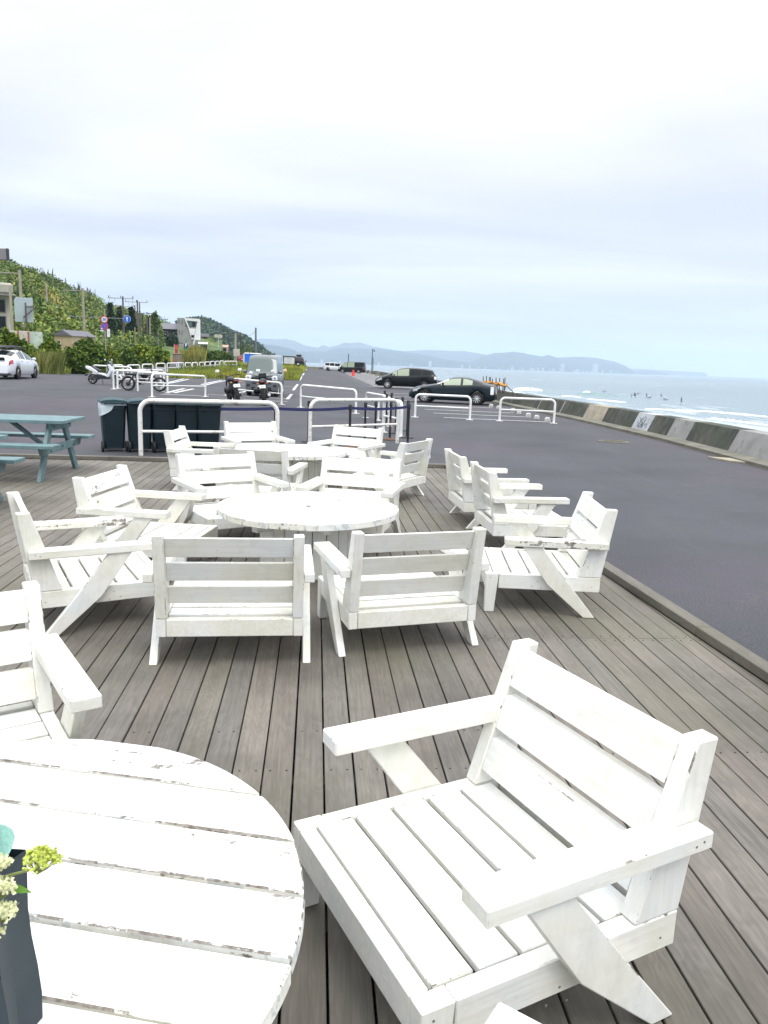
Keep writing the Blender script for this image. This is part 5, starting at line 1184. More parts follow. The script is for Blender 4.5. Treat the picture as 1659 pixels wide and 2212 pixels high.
up(88,295,72,'slim concrete pole at the far left with a blue sleeve at its foot',[],r=.16)
_,t3=up(556,308,118,'tall utility pole with a wide cross arm left of the speed limit sign',[(.35,3.8,-1.0)],r=.22)
_,t4=up(812,360,140,'dark topped utility pole rising behind the round blue arrow sign',[(.35,4.6,-.4)],m=M_polep,r=.20)
_,t5=up(905,385,165,'utility pole with a cross arm standing beside a taller twin, right of the pine trees',[(.4,4.8,-.2)],m=M_polep,r=.22)
up(919,398,170,'thin twin of the pole with the cross arm',[],m=M_polep,r=.18)
up(893,418,185,'leaning grey pole with a long arm to its left behind the twin poles',[(.4,5.5,-2.8)],m=M_polep,r=.17,lean=-1.2)
up(322,270,125,'short pale pole high on the slope in front of the crest',[],r=.16)
up(885,562,100,'short wooden pole low in the shrubs right of the arrow sign',[],m=simple('yellowed_timber_pole',(.20,.19,.10),.85,.15,4,.1),r=.13)
up(965,480,165,'short wooden pole next to the street lamp',[],m=M_polep,r=.17); up(983,500,160,'short wooden pole under the round tree',[],r=.15)
up(1035,572,150,'slim grey pole in front of the dark house',[],m=M_steel,r=.12)
q=Z1(938,470); b_=onroad(q[0],150); tp=at(*q,150); pole('street_lamp','tall dark street lamp with its arm to the right beside the twin poles',b_,tp.z-b_.z,.11,M_darks,'street lamp',lamp=1.5)
def up4(x,y,yb,depth,nm,label,**k):
    q=Z4(x,y); tp=at(*q,depth); bz=at(Z4(x,yb)[0],Z4(x,yb)[1],depth).z; return pole(nm,label,(tp.x,tp.y,bz-.6),tp.z-bz+.6,**k)
up4(625,122,430,150,'flag_pole','tall plain dark pole standing behind the blue tarpaulin',r=.20,m=M_steel,cat='pole',tip=.85)
up4(443,178,500,170,'street_lamp','dark street lamp between the pale pole and the tall plain pole',r=.11,m=M_darks,cat='street lamp',lamp=-1.2)
up4(511,248,440,215,'street_lamp','smaller street lamp farther down the coast road',r=.11,m=M_darks,cat='street lamp',lamp=-1.5)
up4(385,182,470,170,'utility_pole','thick pale concrete pole with boxes on it beside the coast road',r=.30,m=M_pole,cat='utility pole',group='utility poles along the coast road')
up4(402,225,500,175,'utility_pole','dark pole directly behind the thick pale pole',r=.16,m=M_darks,cat='utility pole',group='utility poles along the coast road')
up4(306,200,465,185,'street_lamp','thin dark lamp pole in front of the sandy pink building',r=.13,m=M_darks,cat='street lamp',lamp=-2.2)
q=Z4(398,420); p=at(*q,168); o=MB().box((0,0,0),(1.3,.6,1.5)).build('meter_box',M_cream,bevel=.05); tag(o,'pale equipment boxes fixed on the thick concrete pole','box'); o.location=p
p=at(*Z5(487,290),200); tp=at(*Z5(490,136),200); pole('camera_pole','dark camera pole on the seawall between the far van and the black estate car',(p.x,p.y,-.4),tp.z+.4,.14,M_darks,'pole',cam_=True)
tp=at(*Z5(318,170),175); pole('lamp_post','thin grey post standing behind the far vans',(tp.x,tp.y,-.3),tp.z+.3,.12,M_darks,'pole')
# wires, hanging between the poles
def wire(a,b,sag,label):
    pts=[a.lerp(b,t/14)-Vector((0,0,sag*4*(t/14)*(1-t/14))) for t in range(15)]
    o=MB().tube(pts,.025,4).build('power_line',M_darks); tag(o,label,'power line','power lines between the utility poles')
e=Vector((0,0,.35))
wire(at(*Z1(330,262),105)+e,t3+Vector((-2.6,0,-.1)),1.2,'power line coming down from the left to the first cross arm')
wire(t3+Vector((.7,0,0)),t4+Vector((-2.4,0,.05)),2.6,'upper power line sagging between the two main cross arms'); wire(t3+Vector((.3,0,-.4)),t4+Vector((-1.6,0,-.4)),3.0,'lower power line sagging between the two main cross arms')
wire(t4+Vector((1.6,0,0)),t5+Vector((-2.2,0,0)),1.8,'power line from the purple-grey pole to the twin poles')
wire(at(*Z4(385,182),170),at(*Z4(625,160),150),1.0,'faint power line reaching the tall plain pole')
# ---- signs
def disc(t,nm,z,x,r,m,y=0): return MB().lathe([(r,0),(r,.03)],(x,y,z),axis='y',n=36).build(nm,m,t)
q=Z1(690,440); D_=68.0; b_=at(q[0],Z1(690,700)[1],D_); tp=at(*Z1(682,440),D_); zs=tp.z-b_.z
t=thing('traffic_sign','red ringed 50 speed limit disc above a blue and red no parking disc','traffic sign',b_)
MB().tube([(0,0,-1.2),(0,0,zs)],[.05,.05],10).build('post',M_pole,t,smooth=True)
zc_=at(*Z1(690,512),D_).z-b_.z; z2_=at(*Z1(692,553),D_).z-b_.z
disc(t,'speed_limit_disc',zc_,0,.31,M_redp,-.09); disc(t,'white_face',zc_,0,.235,M_whitep,-.10); text('50',.30,'speed_number',M_blue,t,(0,-.106,zc_),(R(90),0,0),.004,.012)
disc(t,'no_parking_disc',z2_,0,.31,M_redp,-.09); disc(t,'blue_face',z2_,0,.235,M_blue,-.10); MB().box((0,-.108,z2_),(.46,.008,.06),M=Matrix.Rotation(R(45),3,'Y')).build('red_bar',M_redp,t)
t=thing('notice_plate','white tablet sign on a short post just right of the speed limit pole','sign',(b_.x+.42,b_.y-.3,b_.z)); zz_=at(*Z1(708,600),D_).z-b_.z
MB().tube([(0,0,-.8),(0,0,zz_)],.035,8).build('post',M_darks,t); MB().box((0,-.05,zz_),(.27,.03,.68)).build('plate',M_whitep,t,bevel=.01); text('5',.18,'plate_number',M_steel,t,(0,-.07,zz_+.05),(R(90),0,0),.003)
b2=at(*Z1(670,680),75); t=thing('crossing_sign','small blue and white crossing sign left of the speed limit pole','sign',b2); MB().tube([(0,0,-.8),(0,0,1.5)],.03,8).build('post',M_steel,t); MB().box((0,-.05,1.62),(.30,.03,.32)).build('blue_plate',M_blue,t,bevel=.02); MB().box((0,-.05,1.38),(.30,.03,.12)).build('white_plate',M_whitep,t); MB().prism([(-.10,1.52),(.10,1.52),(0,1.72)],-.08,-.07,'y').build('white_triangle',M_whitep,t)
q=at(*Z1(830,508),70); t=thing('arrow_sign','round blue sign with a white upward arrow hung on an arm over the road','traffic sign',q); disc(t,'blue_disc',0,0,.31,M_blue); 
MB().prism([(-.04,-.20),(.04,-.20),(.04,.05),(.11,.05),(0,.22),(-.11,.05),(-.04,.05)],-.02,-.005,'y').build('white_arrow',M_whitep,t); disc(t,'white_rim',0,0,.325,M_whitep,.012)
MB().tube([(-5.2,.1,.05),(0,.1,.02)],.035,8).build('arm',M_steel,t)
q=Z4(854,0); p=at(*Z1(1216,690),100); t=thing('parking_sign','blue square parking sign with a white P and a green panel below','sign',p); MB().tube([(0,.06,-2.2),(0,.06,1.0)],.05,8).build('post',M_green,t)
MB().box((0,0,.0),(.66,.04,.92)).build('panel_frame',M_whitep,t,bevel=.01); MB().box((0,-.03,.03),(.60,.03,.80)).build('blue_panel',M_tarpd,t); MB().box((0,-.055,-.24),(.44,.02,.22)).build('green_panel',M_green,t); text('P',.52,'letter',M_whitep,t,(0,-.06,.18),(R(90),0,0),.006,.02)
p=at(*Z1(1150,738),140); t=thing('banner','red vertical banner by the car park entrance','banner',p); MB().tube([(-.32,0,-1.4),(-.32,0,1.75)],.03,8).build('pole',M_whitep,t)
b=MB(); vs=[]; n=10
for i in range(n+1):
    z=.05+1.65*i/n
    for x,y in((-.30,0),(0,.06*math.sin(i*.9)),(.36,.10*math.sin(i*.8+1))): vs+=[(x,y,z)]
b.add(vs,[(i*3+k,i*3+k+1,i*3+k+4,i*3+k+3) for i in range(n) for k in range(2)]); b.build('cloth',simple('faded_red_cloth',(.42,.07,.06),.8,.15,2,.1),t,smooth=True,fix=False)
p=at(*Z1(1160,792),96); t=thing('stone_gatepost','squat stone block beside the red banner','gatepost',p); MB().box((0,0,.45),(1.0,.8,1.1)).build('block',simple('brown_stone',(.21,.175,.13),.9,.25,1.2,.5),t,bevel=.08); MB().box((0,0,1.04),(1.1,.9,.08)).build('cap',M_conc,t,bevel=.03)
p=at(*Z4(180,222),150); t=thing('traffic_mirror','pair of round convex mirrors on one post in front of the wooded hill','mirror',p); MB().tube([(0,.1,-6),(0,.1,.3)],.07,8).build('post',M_cream,t)
for s in(-1,1): MB().lathe([(.36,0),(.36,.10),(.2,.14)],(s*.42,0,0),axis='y',n=28).build('mirror_disc',M_cream,t,smooth=True)
# roadside billboard frame, hoardings, boards
p=at(12,550,22); t=thing('sign_board','grey sign board edge at the top left corner of the skyline','sign board',(p.x-.9,p.y,p.z)); z0=at(8,562,22).z-p.z; z1_=at(8,537,22).z-p.z; xr=at(16,550,22).x-p.x+.9
MB().box((xr-1.2,0,(z0+z1_)/2),(2.4,.10,z1_-z0)).build('panel',simple('dark_grey_sheet',(.20,.195,.19),.6,.06,3,.05),t,bevel=.01); MB().box((xr+.012,0,(z0+z1_)/2),(.022,.13,(z1_-z0)*1.04)).build('edge_trim',M_darks,t)
for x in (xr-1.9,xr-1.0): MB().tube([(x,.12,-p.z+gz(p.x,p.y)-.1),(x,.12,z0+.1)],.06,8).build('post',M_steel,t)
def boxb(name,label,cat,x0,x1,yt,yb,depth,thk,m,ext=2.0,rz=0):
    a=at(*Z1(x0,yt),depth); b_=at(*Z1(x1,yb),depth); w_=b_.x-a.x; h=a.z-b_.z
    t=thing(name,label,cat,((a.x+b_.x)/2,depth,b_.z-ext),rz or math.atan2(-(a.x+b_.x)/2,depth)); MB().box((0,thk/2,(h+ext)/2),(w_,thk,h+ext)).build('wall',m,t,bevel=.02); return t,w_,h+ext
t,w_,h=boxb('hoarding','pale blue-grey steel hoarding on a timber frame on the left hillside','hoarding',96,214,366,500,88,.15,M_panel,.5)
b=MB(); b.tube([(w_*.1,-.3,-1),(w_*.1,-.3,h*.8)],.09,6); b.tube([(w_*.1,-.3,h*.62),(w_/2,-.1,h*.66)],.08,6); b.tube([(-.1,-.3,h*.18),(w_*.47,-.3,h*.52)],.09,6); b.build('timber_prop',M_polep,t)
t,w_,h=boxb('site_fence','cream and pale green sheet fence with red posts left of the small beige house','fence',66,272,584,690,58,.06,M_cream,.8)
for x,m in ((-w_*.22,M_redp),(w_*.08,M_redp)): MB().box((x,-.06,h/2),(.08,.05,h)).build('red_post',simple('rust_red_post',(.28,.05,.03),.7,.2,5,.1),t)
MB().box((w_*.31,-.035,h/2),(w_*.37,.03,h*.99)).build('pale_green_sheet',simple('pale_green_sheet',(.42,.50,.43),.7,.2,1,.1,dirt=(.2,.26,.2)),t)
MB().box((-w_*.33,-.07,h*.3),(.30,.04,h*.42)).build('blue_sleeve',M_blue,t)
# gable house
def house(name,label,cat,x0,x1,yeave,yridge,ybase,depth,dp,wall,roof,wins=(),rz=0,ridge_x=True,over=.4,ext=3):
    a=at(*Z1(x0,yeave),depth); b_=at(*Z1(x1,ybase),depth); w_=b_.x-a.x; h=a.z-b_.z; rh=at(*Z1(x0,yridge),depth).z-a.z
    t=thing(name,label,cat,((a.x+b_.x)/2,depth,b_.z-ext),rz or math.atan2(-(a.x+b_.x)/2,depth)); H=h+ext
    MB().box((0,dp/2,H/2),(w_,dp,H)).build('wall',wall,t)
    b=MB()
    if ridge_x: b.prism([(-over,H-.02),(dp+over,H-.02),(dp/2,H+rh)],-w_/2-over,w_/2+over)
    else:
        b.prism([(-w_/2-over,H-.02),(w_/2+over,H-.02),(0,H+rh)],-over,dp+over,'y')
    b.build('roof',roof,t)
    for (u,v,ww,hh) in wins:
        f=MB().box((u*w_,-.03,ext+v*h),(ww*1.12,.08,hh*1.12)).build('window',M_whitew if wall is not M_whitew else M_darks,t); MB().box((u*w_,-.075,ext+v*h),(ww,.02,hh)).build('pane',M_glass,f)
    return t
t=house('small_house','small beige house with a grey sloping roof half sunk in the shrubs','house',345,478,612,574,690,84,4.2,M_beige,M_tile,((-.22,.35,.3,.35),),ext=1.5,over=.15,ridge_x=False,rz=R(-14)); 
house('hilltop_house','low house with a green-grey roof high on the hill crest','house',545,690,428,392,445,225,9,M_cream,M_roofg,((-.2,.4,1.5,1.0),(.2,.4,1.5,1.0)),ext=4,over=1.2)
t,w_,h=boxb('concrete_building','concrete building with dark windows at the left edge above the shrubs','building',-300,58,330,520,75,7,M_cream,1)
MB().box((0,3.0,h+.5),(w_+.5,8,1.05)).build('roof_slab',simple('weathered_concrete_band',(.36,.35,.29),.85,.12,1,.2),t,bevel=.2)
MB().box((0,2.9,h-.12),(w_+.9,8.6,.12)).build('eave',M_conc,t)
for i in range(3):
    for j in range(2):
        f=MB().box((w_/2-1.1-1.5*i,-.04,h-1.1-1.55*j),(1.3,.1,1.3)).build('window',M_conc,t); MB().box((w_/2-1.1-1.5*i,-.10,h-1.1-1.55*j),(1.12,.03,1.12)).build('pane',M_glass,f)
house('dark_house','dark walled house with a grey roof behind the round shrub','house',1062,1165,572,530,700,192,10,M_darkw,M_tile,((-.3,.7,1.0,1.2),(.35,.72,1.0,1.2)),over=.8)
house('cream_house','cream house wing with a sloping grey roof joined behind the modern white house','house',1098,1172,578,530,680,196,12,M_cream,M_tile,((.25,.55,.9,1.8),(-.2,.55,.8,1.6)),over=.9)
# modern white and grey house with slanted openings
a=at(*Z1(1160,500),188); b_=at(*Z1(1308,700),188); w_=b_.x-a.x; h=a.z-b_.z; E_=3.0
t=thing('modern_house','modern grey and white concrete house with slanted white frames','house',((a.x+b_.x)/2,188,b_.z-E_),math.atan2(-(a.x+b_.x)/2,188))
MB().box((0,5,(h+E_)/2),(w_,10,h+E_)).build('grey_wall',M_greyw,t)
X=lambda u:-w_/2+w_*u; Z=lambda v:E_+h*v
MB().prism([(X(.30),Z(1.0)),(X(.93),Z(.985)),(X(.93),Z(.90)),(X(.40),Z(.92)),(X(.62),Z(.50)),(X(.57),Z(.50))],-.30,0,'y').build('upper_white_frame',M_whitew,t)
MB().prism([(X(.93),Z(.985)),(X(.90),Z(.985)),(X(.66),Z(.10)),(X(.72),Z(.10))],-.42,0,'y').build('slanted_white_mullion',M_whitew,t)
MB().prism([(X(.48),Z(.66)),(X(.80),Z(.66)),(X(.70),Z(.30)),(X(.60),Z(.30))],-.25,0,'y').build('white_balcony_front',M_whitew,t)
MB().prism([(X(.93),Z(.98)),(X(1.0),Z(.97)),(X(1.0),Z(.28)),(X(.75),Z(.28))],-.15,0,'y').build('white_side_wing',M_whitew,t)
f=MB().box((X(.58),-.02,Z(.80)),(w_*.44,.12,h*.17)).build('large_window',M_darks,t); MB().box((X(.50),-.10,Z(.80)),(w_*.26,.04,h*.15)).build('pane',M_glassg,f); MB().box((X(.72),-.10,Z(.80)),(w_*.13,.04,h*.15)).build('pane',M_glass,f)
f=MB().box((X(.66),-.28,Z(.40)),(w_*.13,.06,h*.09)).build('small_window',M_darks,t); MB().box((X(.66),-.32,Z(.40)),(w_*.10,.03,h*.07)).build('pane',M_glass,f)
for u,v in((.08,.86),(.20,.84),(.08,.52),(.20,.50)): MB().box((X(u),-.02,Z(v)),(w_*.03,.05,h*.14)).build('slit_window',M_darkw,t)
MB().box((X(.16),-.05,Z(-.0)),(w_*.5,.2,h*.34)).build('garage_door',M_darkw,t)
t,w2,h2=boxb('garden_wall','grey boundary wall with dark gate panels below the houses','wall',1085,1200,665,716,184,.4,M_greyw,3)
house('white_annex','low white building with a row of windows right of the modern house','building',1302,1352,668,656,735,182,8,M_whitew,M_whitew,((-.2,.6,.5,1.2),(.1,.6,.5,1.2),(.35,.6,.5,1.2)),over=.2)
house('brown_house','brown house with an orange end wall behind the modern house','house',1308,1354,622,598,655,240,8,M_brown,M_darks,((-.1,.5,.9,.9),(.25,.5,.6,.9)),over=.6)
house('orange_house','small orange-brown house behind the wooden poles','house',925,985,590,588,660,185,7,simple('orange_render',(.42,.22,.09),.85,.1,1,.1),M_brown,((0,.5,.8,.8),),over=.2)
house('pale_terrace_house','pale stepped house on the slope above the twin poles','house',880,945,545,532,575,240,9,M_cream,M_greyw,((-.25,.5,1,1),(.1,.5,1,1)),over=.3)
house('pink_building','sandy pink building at the foot of the wooded hill','building',1402,1495,688,672,735,260,12,M_pink,M_pink,((-.25,.6,1.2,1.2),(.2,.6,1.2,1.2)),over=.1)
def panel4(name,label,cat,x0,x1,yt,yb,depth,m,frame=None,legs=True,thk=.06):
    a=at(*Z4(x0,yt),depth); b_=at(*Z4(x1,yb),depth); w_=b_.x-a.x; h=a.z-b_.z; g_=min(b_.z,gz(a.x,depth)); H=b_.z-g_
    t=thing(name,label,cat,((a.x+b_.x)/2,depth,g_)); MB().box((0,0,H+h/2),(w_,thk,h)).build('panel',m,t)
    if frame:
        b=MB(); k=.12
        for z in(H+k/2,H+h-k/2): b.box((0,-.05,z),(w_+.1,.10,k))
        for s in(-1,1): b.box((s*(w_/2),-.05,H+h/2),(k,.10,h-.01))
        b.build('frame',frame,t)
    b=MB()
    for s in(-1,1): b.tube([(s*w_*.42,.05,-.5),(s*w_*.42,.05,H+.2)],.05,8)
    b.build('legs',M_steel,t); return t,w_,h,H
t,w_,h,H=panel4('tarpaulin_screen','bright blue tarpaulin stretched over a white frame behind the kei van','tarpaulin',484,690,424,585,105,M_tarp,None)
b=MB(); b.tube([(-w_/2,0,-.3),(-w_/2,0,H+h*.93),(-w_/2+.15,0,H+h),(w_/2,0,H+h-.05)],.09,8); b.build('white_frame',M_whitep,t,smooth=True); MB().box((-w_/2+.0,1.2,H+h*.5),(.05,2.4,h)).build('side_sheet',M_tarp,t)
panel4('dark_tarpaulin','dark navy sheet beside the blue tarpaulin','tarpaulin',668,785,438,520,110,M_tarpd)
panel4('white_board','plain white board between the navy sheet and the framed notice board','board',804,927,444,540,112,M_whitep)
t,w_,h,H=panel4('notice_board','white notice board with a dark frame beyond the grass','notice board',956,1090,456,562,115,M_whitep,M_darks)
b=MB()
for i in range(9): b.box((random.uniform(-.1,.1)*w_,-.04,H+h*(.2+.07*i)),(w_*random.uniform(.4,.7),.01,.02))
b.build('faint_lines',mat('faint_grey_ink',(.5,.51,.52),.6),t)
p=at(*Z4(955,590),70); t=thing('tape_wrapped_stump','small orange and white wrapped bundle at the end of the grass','bundle',(p.x,p.y,gz(p.x,p.y))); b=MB(); b.ball((0,0,.40),(.24,.22,.38),10,8); b.ball((.14,0,.68),(.18,.16,.22),10,8); b.build('wrapping',simple('orange_and_white_wrap',(.62,.42,.30),.7,.35,3,.2),t,smooth=True)
# ---- timber stakes bound with orange netting on the wall
p=[onz(*ZH(x,385),.38) for x in(240,565)]
A=Vector((xw(43)+.55,46.0,.38)); B=Vector((xw(40)+.62,39.2,.38))
A=at(*ZH(225,360),44); B=at(*ZH(575,388),38.5); A.z=B.z=.36
t=thing('stake_bundle','row of brown timber stakes lashed with orange netting on top of the seawall','stakes',(A+B)/2); A2=A-(A+B)/2; B2=-A2
for i in range(9):
    q=A2.lerp(B2,i/8)+Vector((random.uniform(-.08,.08),0,0)); hh=random.uniform(.66,.80); MB().tube([q,q+Vector((random.uniform(-.05,.05),0,hh))],.024,6).build('stake',M_stake,t)
for i in range(9):
    q=A2.lerp(B2,(i+.4)/9); MB().tube([q,q+Vector((random.uniform(-.18,.18),.1,.50))],.018,6).build('short_stake',M_stake,t)
b=MB()
for i in range(30): q=A2.lerp(B2,i/29); b.ball(q+Vector((0,random.uniform(-.1,.1),.44+random.uniform(-.06,.06))),(.12,.12,random.uniform(.03,.065)),6,4)
b.build('orange_netting',M_orange,t)
MB().tube([B2+Vector((0,0,.46)),B2+Vector((.55,.1,-.02))],.022,6).build('raking_strut',M_steel,t)
p=onz(*ZH(630,430),.42); 
# ============================================================ PLANTS
def bush(px,yt,wpx,depth,label,m=M_leaf,n=2600,size=.15,name='shrub',nb=7,zb=None):
    c=at(px,yt,depth); w_=wpx*depth/F; zb=gz(c.x,depth)-.1 if zb is None else zb; h=max(.8,c.z-zb)
    t=thing(name,label,'shrub',(c.x,depth,zb),group='round shrubs along the verge'); bl=[]
    for i in range(nb):
        u=(i+.5)/nb-.5; hh=h*(.62+.38*math.cos(u*2.4))*random.uniform(.86,1.0); r=w_/nb*random.uniform(.95,1.35)
        bl.append((u*w_*.82,random.uniform(-.25,.25)*w_*.4,hh*.50,r,w_*.26,hh*.50)); 
        bl.append((u*w_*.82+random.uniform(-.3,.3),random.uniform(-.3,.1)*w_*.4,hh*.78,r*.7,r*.7,hh*.22))
    leaves('foliage',bl,m,t,size=size,n=n,shell=.45)
    b=MB()
    for i in range(6):
        u=random.uniform(-.35,.35)*w_; b.tube([(u*.3,0,0),(u*.7,.1,h*.3),(u,0,h*.6)],[.06,.04,.02],5)
    b.build('stems',M_bark,t); return t
BU=[(12,704,70,50,'tall shrub at the left edge above the white hatchback',M_leaf),(62,742,70,52,'shrub behind the white hatchback under the cream fence',M_leaf),(106,722,42,58,'dark shrub between the cream fence and the small beige house',M_leaf),
(148,748,80,57,'broad low shrub below the small beige house',M_leaf),(190,727,72,63,'big dark round shrub right of the small beige house',M_leaf),(232,744,56,70,'shrub below the speed limit sign',M_leaf),(268,748,56,76,'shrub between the speed limit pole and the arrow sign pole',M_leaf),
(303,742,60,84,'shrub directly below the round blue arrow sign',M_leaf),(340,747,52,90,'last shrub of the hedge, left of the stone block',M_leaf),(428,747,56,118,'rounded shrub right of the parking sign',M_leaf),(470,754,64,128,'rounded shrub in front of the sandy pink building',M_leaf),(372,721,26,176,'dark clipped shrub in front of the cream house',M_leafd)]
for (px,yt,wp,dp,l,m) in BU:
    bush(px,yt,wp,dp,l,m,n=int(5200*(1.3 if wp>65 else 1)*(1 if dp<80 else .8)),size=.085+dp*.0009, zb=None if dp<150 else at(px,752,dp).z)
def tree(px,yt,yb,wpx,depth,label,kind):
    c=at(px,yt,depth); b0=at(px,yb,depth); h=c.z-b0.z; w_=wpx*depth/F
    t=thing('pine_tree' if kind=='pine' else 'tree',label,'tree',(c.x,depth,b0.z),group='trees along the coast road'); b=MB(); b.tube([(0,0,-1),(0,0,h*.5),(w_*.05,0,h*.95)],[h*.03,h*.022,h*.006],8); bl=[]
    lay=7
    for i in range(lay):
        z=h*(.32+.66*i/(lay-1)); rr_=w_/2*(1-(i/(lay-1))**1.3*.75)*random.uniform(.7,1.0)
        for k in range(4 if kind=='pine' else 5):
            a=2*PI*(k/4.0+random.random()*.2); x,y=math.cos(a)*rr_*.68,math.sin(a)*rr_*.68; q=h*.055 if kind=='pine' else h*.10
            bl.append((x,y,z+random.uniform(-.02,.02)*h,rr_*.42,rr_*.42,q)); b.tube([(0,0,z-h*.05),(x,y,z)],[h*.010,h*.004],5)
    b.build('trunk',M_bark,t); leaves('crown',bl,M_leafd if kind=='pine' else M_scrub,t,size=.30+depth*.0012,n=1500,shell=.2,flat=.5); return t
tree(238,660,745,24,135,'dark pine tree left of the speed limit pole on the slope','pine'); tree(258,668,745,30,150,'dark pine tree behind the speed limit sign','pine'); tree(284,668,745,22,145,'dark pine tree right behind the arrow sign pole','pine')
tree(334,680,748,34,175,'round leafy tree between the street lamp and the dark house','leafy'); tree(320,690,748,18,170,'small tree behind the wooden poles','leafy')
for i,(px,yt,wp) in enumerate(((523,742,16),(537,748,22),(549,757,18))): tree(px,yt,778,wp,330,['left','middle','right'][i]+' tree of the group at the foot of the wooded hill by the shore','leafy')
# dry reeds by the hatchback and by the parking sign
def blades(name,pts,h,m,label,w_=.02,n=6000,lean=.25):
    """upright blades scattered over a ground polygon"""
    V=[];Fc=[]; P=[Vector(p) for p in pts]; cnt=0; A=[]
    tri=[(P[0],P[i],P[i+1]) for i in range(1,len(P)-1)]; ar=[((b-a).cross(c-a)).length for a,b,c in tri]; tot=sum(ar)
    for (a,b,c),s in zip(tri,ar):
        for _ in range(int(n*s/tot)):
            u,v=random.random(),random.random()
            if u+v>1: u,v=1-u,1-v
            p=a+(b-a)*u+(c-a)*v; z=gz(p.x,p.y)-.02; ang=random.uniform(0,PI); pn=math.sin(p.x*1.3)*math.cos(p.y*.9)+math.sin(p.x*.31+p.y*.27)
            hh=h*random.uniform(.45,1.1)*(1+.22*pn); ww=w_*random.uniform(.6,1.5); dx,dy=math.cos(ang)*ww,math.sin(ang)*ww; lx,ly=random.gauss(0,lean)*hh,random.gauss(0,lean)*hh
            o=len(V); V+=[(p.x-dx,p.y-dy,z),(p.x+dx,p.y+dy,z),(p.x+lx*.5+dx*.6,p.y+ly*.5+dy*.6,z+hh*.6),(p.x+lx,p.y+ly,z+hh),(p.x+lx*.5-dx*.6,p.y+ly*.5-dy*.6,z+hh*.6)]; Fc.append((o,o+1,o+2,o+3,o+4))
    me=bpy.data.meshes.new(name); me.from_pydata(V,[],Fc); me.materials.append(m); o=bpy.data.objects.new(name,me); COL.objects.link(o); o['label']=label; struct(o,'stuff'); return o
g4=lambda x,y:gp(*Z4(x,y))
P1=[gp(*Z1(1098,893)),g4(250,708),g4(500,722),g4(945,745),g4(1140,748),g4(1165,668),g4(945,662),g4(400,655),gp(*Z1(1360,860)),gp(*Z1(1110,862))]
b=MB(); b.add([(p.x,p.y,gz(p.x,p.y)+.03) for p in P1],[tuple(range(len(P1)))]); struct(b.build('verge_soil',M_terr,fix=False))
blades('verge_grass',P1,.62,M_grass,'long grass on the verge island between the car park and the small rails',.045,26000,.22)
P2=[g4(200,622),g4(940,652),g4(1205,662),g4(1215,600),g4(940,585),g4(200,590)]
b=MB(); b.add([(p.x,p.y,gz(p.x,p.y)+.03) for p in P2],[tuple(range(len(P2)))]); struct(b.build('far_verge_soil',M_terr,fix=False))
blades('far_verge_grass',P2,.8,M_grass,'grass strip on the far verge in front of the notice boards',.07,15000,.22)
P3=[gp(*Z1(150,868)),gp(*Z1(330,856)),gp(*Z1(700,835)),gp(*Z1(1095,812)),at(360,780,100),at(200,780,66),at(60,780,54),at(40,790,50)]
b=MB(); b.add([(p.x,p.y,gz(p.x,p.y)+.03) for p in P3],[tuple(range(len(P3)))]); struct(b.build('hedge_foot_soil',M_terr,fix=False))
blades('hedge_foot_grass',P3,.42,M_grass,'short grass along the foot of the hedge',.05,16000,.25)
blades('dry_reeds',[at(84,790,49.5),at(134,790,52),at(134,790,55),at(84,790,53)],1.35,M_leafy,'dry yellow reeds behind the white hatchback',.035,2600,.16)
blades('dry_reeds',[at(395,780,98),at(442,780,98),at(440,780,104),at(396,780,104)],2.2,M_leafy,'dry reeds beside the stone block under the parking sign',.06,1500,.16)

# ============================================================ SURFERS
def skin(name,joints,edges,m,parent=None):
    me=bpy.data.meshes.new(name); me.from_pydata([j[:3] for j in joints],edges,[]); o=bpy.data.objects.new(name,me); COL.objects.link(o)
    md=o.modifiers.new('s','SKIN'); md.use_smooth_shade=True
    for i,j in enumerate(joints): v=me.skin_vertices[0].data[i]; v.radius=(j[3],j[3]*.85); v.use_root=(i==0)
    o.modifiers.new('d','SUBSURF').levels=1
    dg=bpy.context.evaluated_depsgraph_get(); m2=bpy.data.meshes.new_from_object(o.evaluated_get(dg)); o.modifiers.clear(); o.data=m2; m2.materials.clear(); m2.materials.append(m)
    if parent: o.parent=parent
    return o
def surfboard(loc,rz,label,tilt=0,L=1.9):
    b=MB(); n=14; vs=[]
    for i in range(n+1):
        t=i/n; x=-L/2+L*t; w_=.27*math.sin(PI*min(.995,max(.005,t)))**.5; z=.10*(t-.3)**2*2
        vs+=[(x,-w_,z+.03),(x,0,z+.065),(x,w_,z+.03),(x,0,z)]
    b.add(vs,[(i*4+k,i*4+(k+1)%4,(i+1)*4+(k+1)%4,(i+1)*4+k) for i in range(n) for k in range(4)]+[(3,2,1,0),tuple(n*4+k for k in range(4))])
    o=b.build('surfboard',M_board,smooth=True); tag(o,label,'surfboard','surfboards in the water'); o.location=loc; o.rotation_euler=(0,tilt,rz); return o
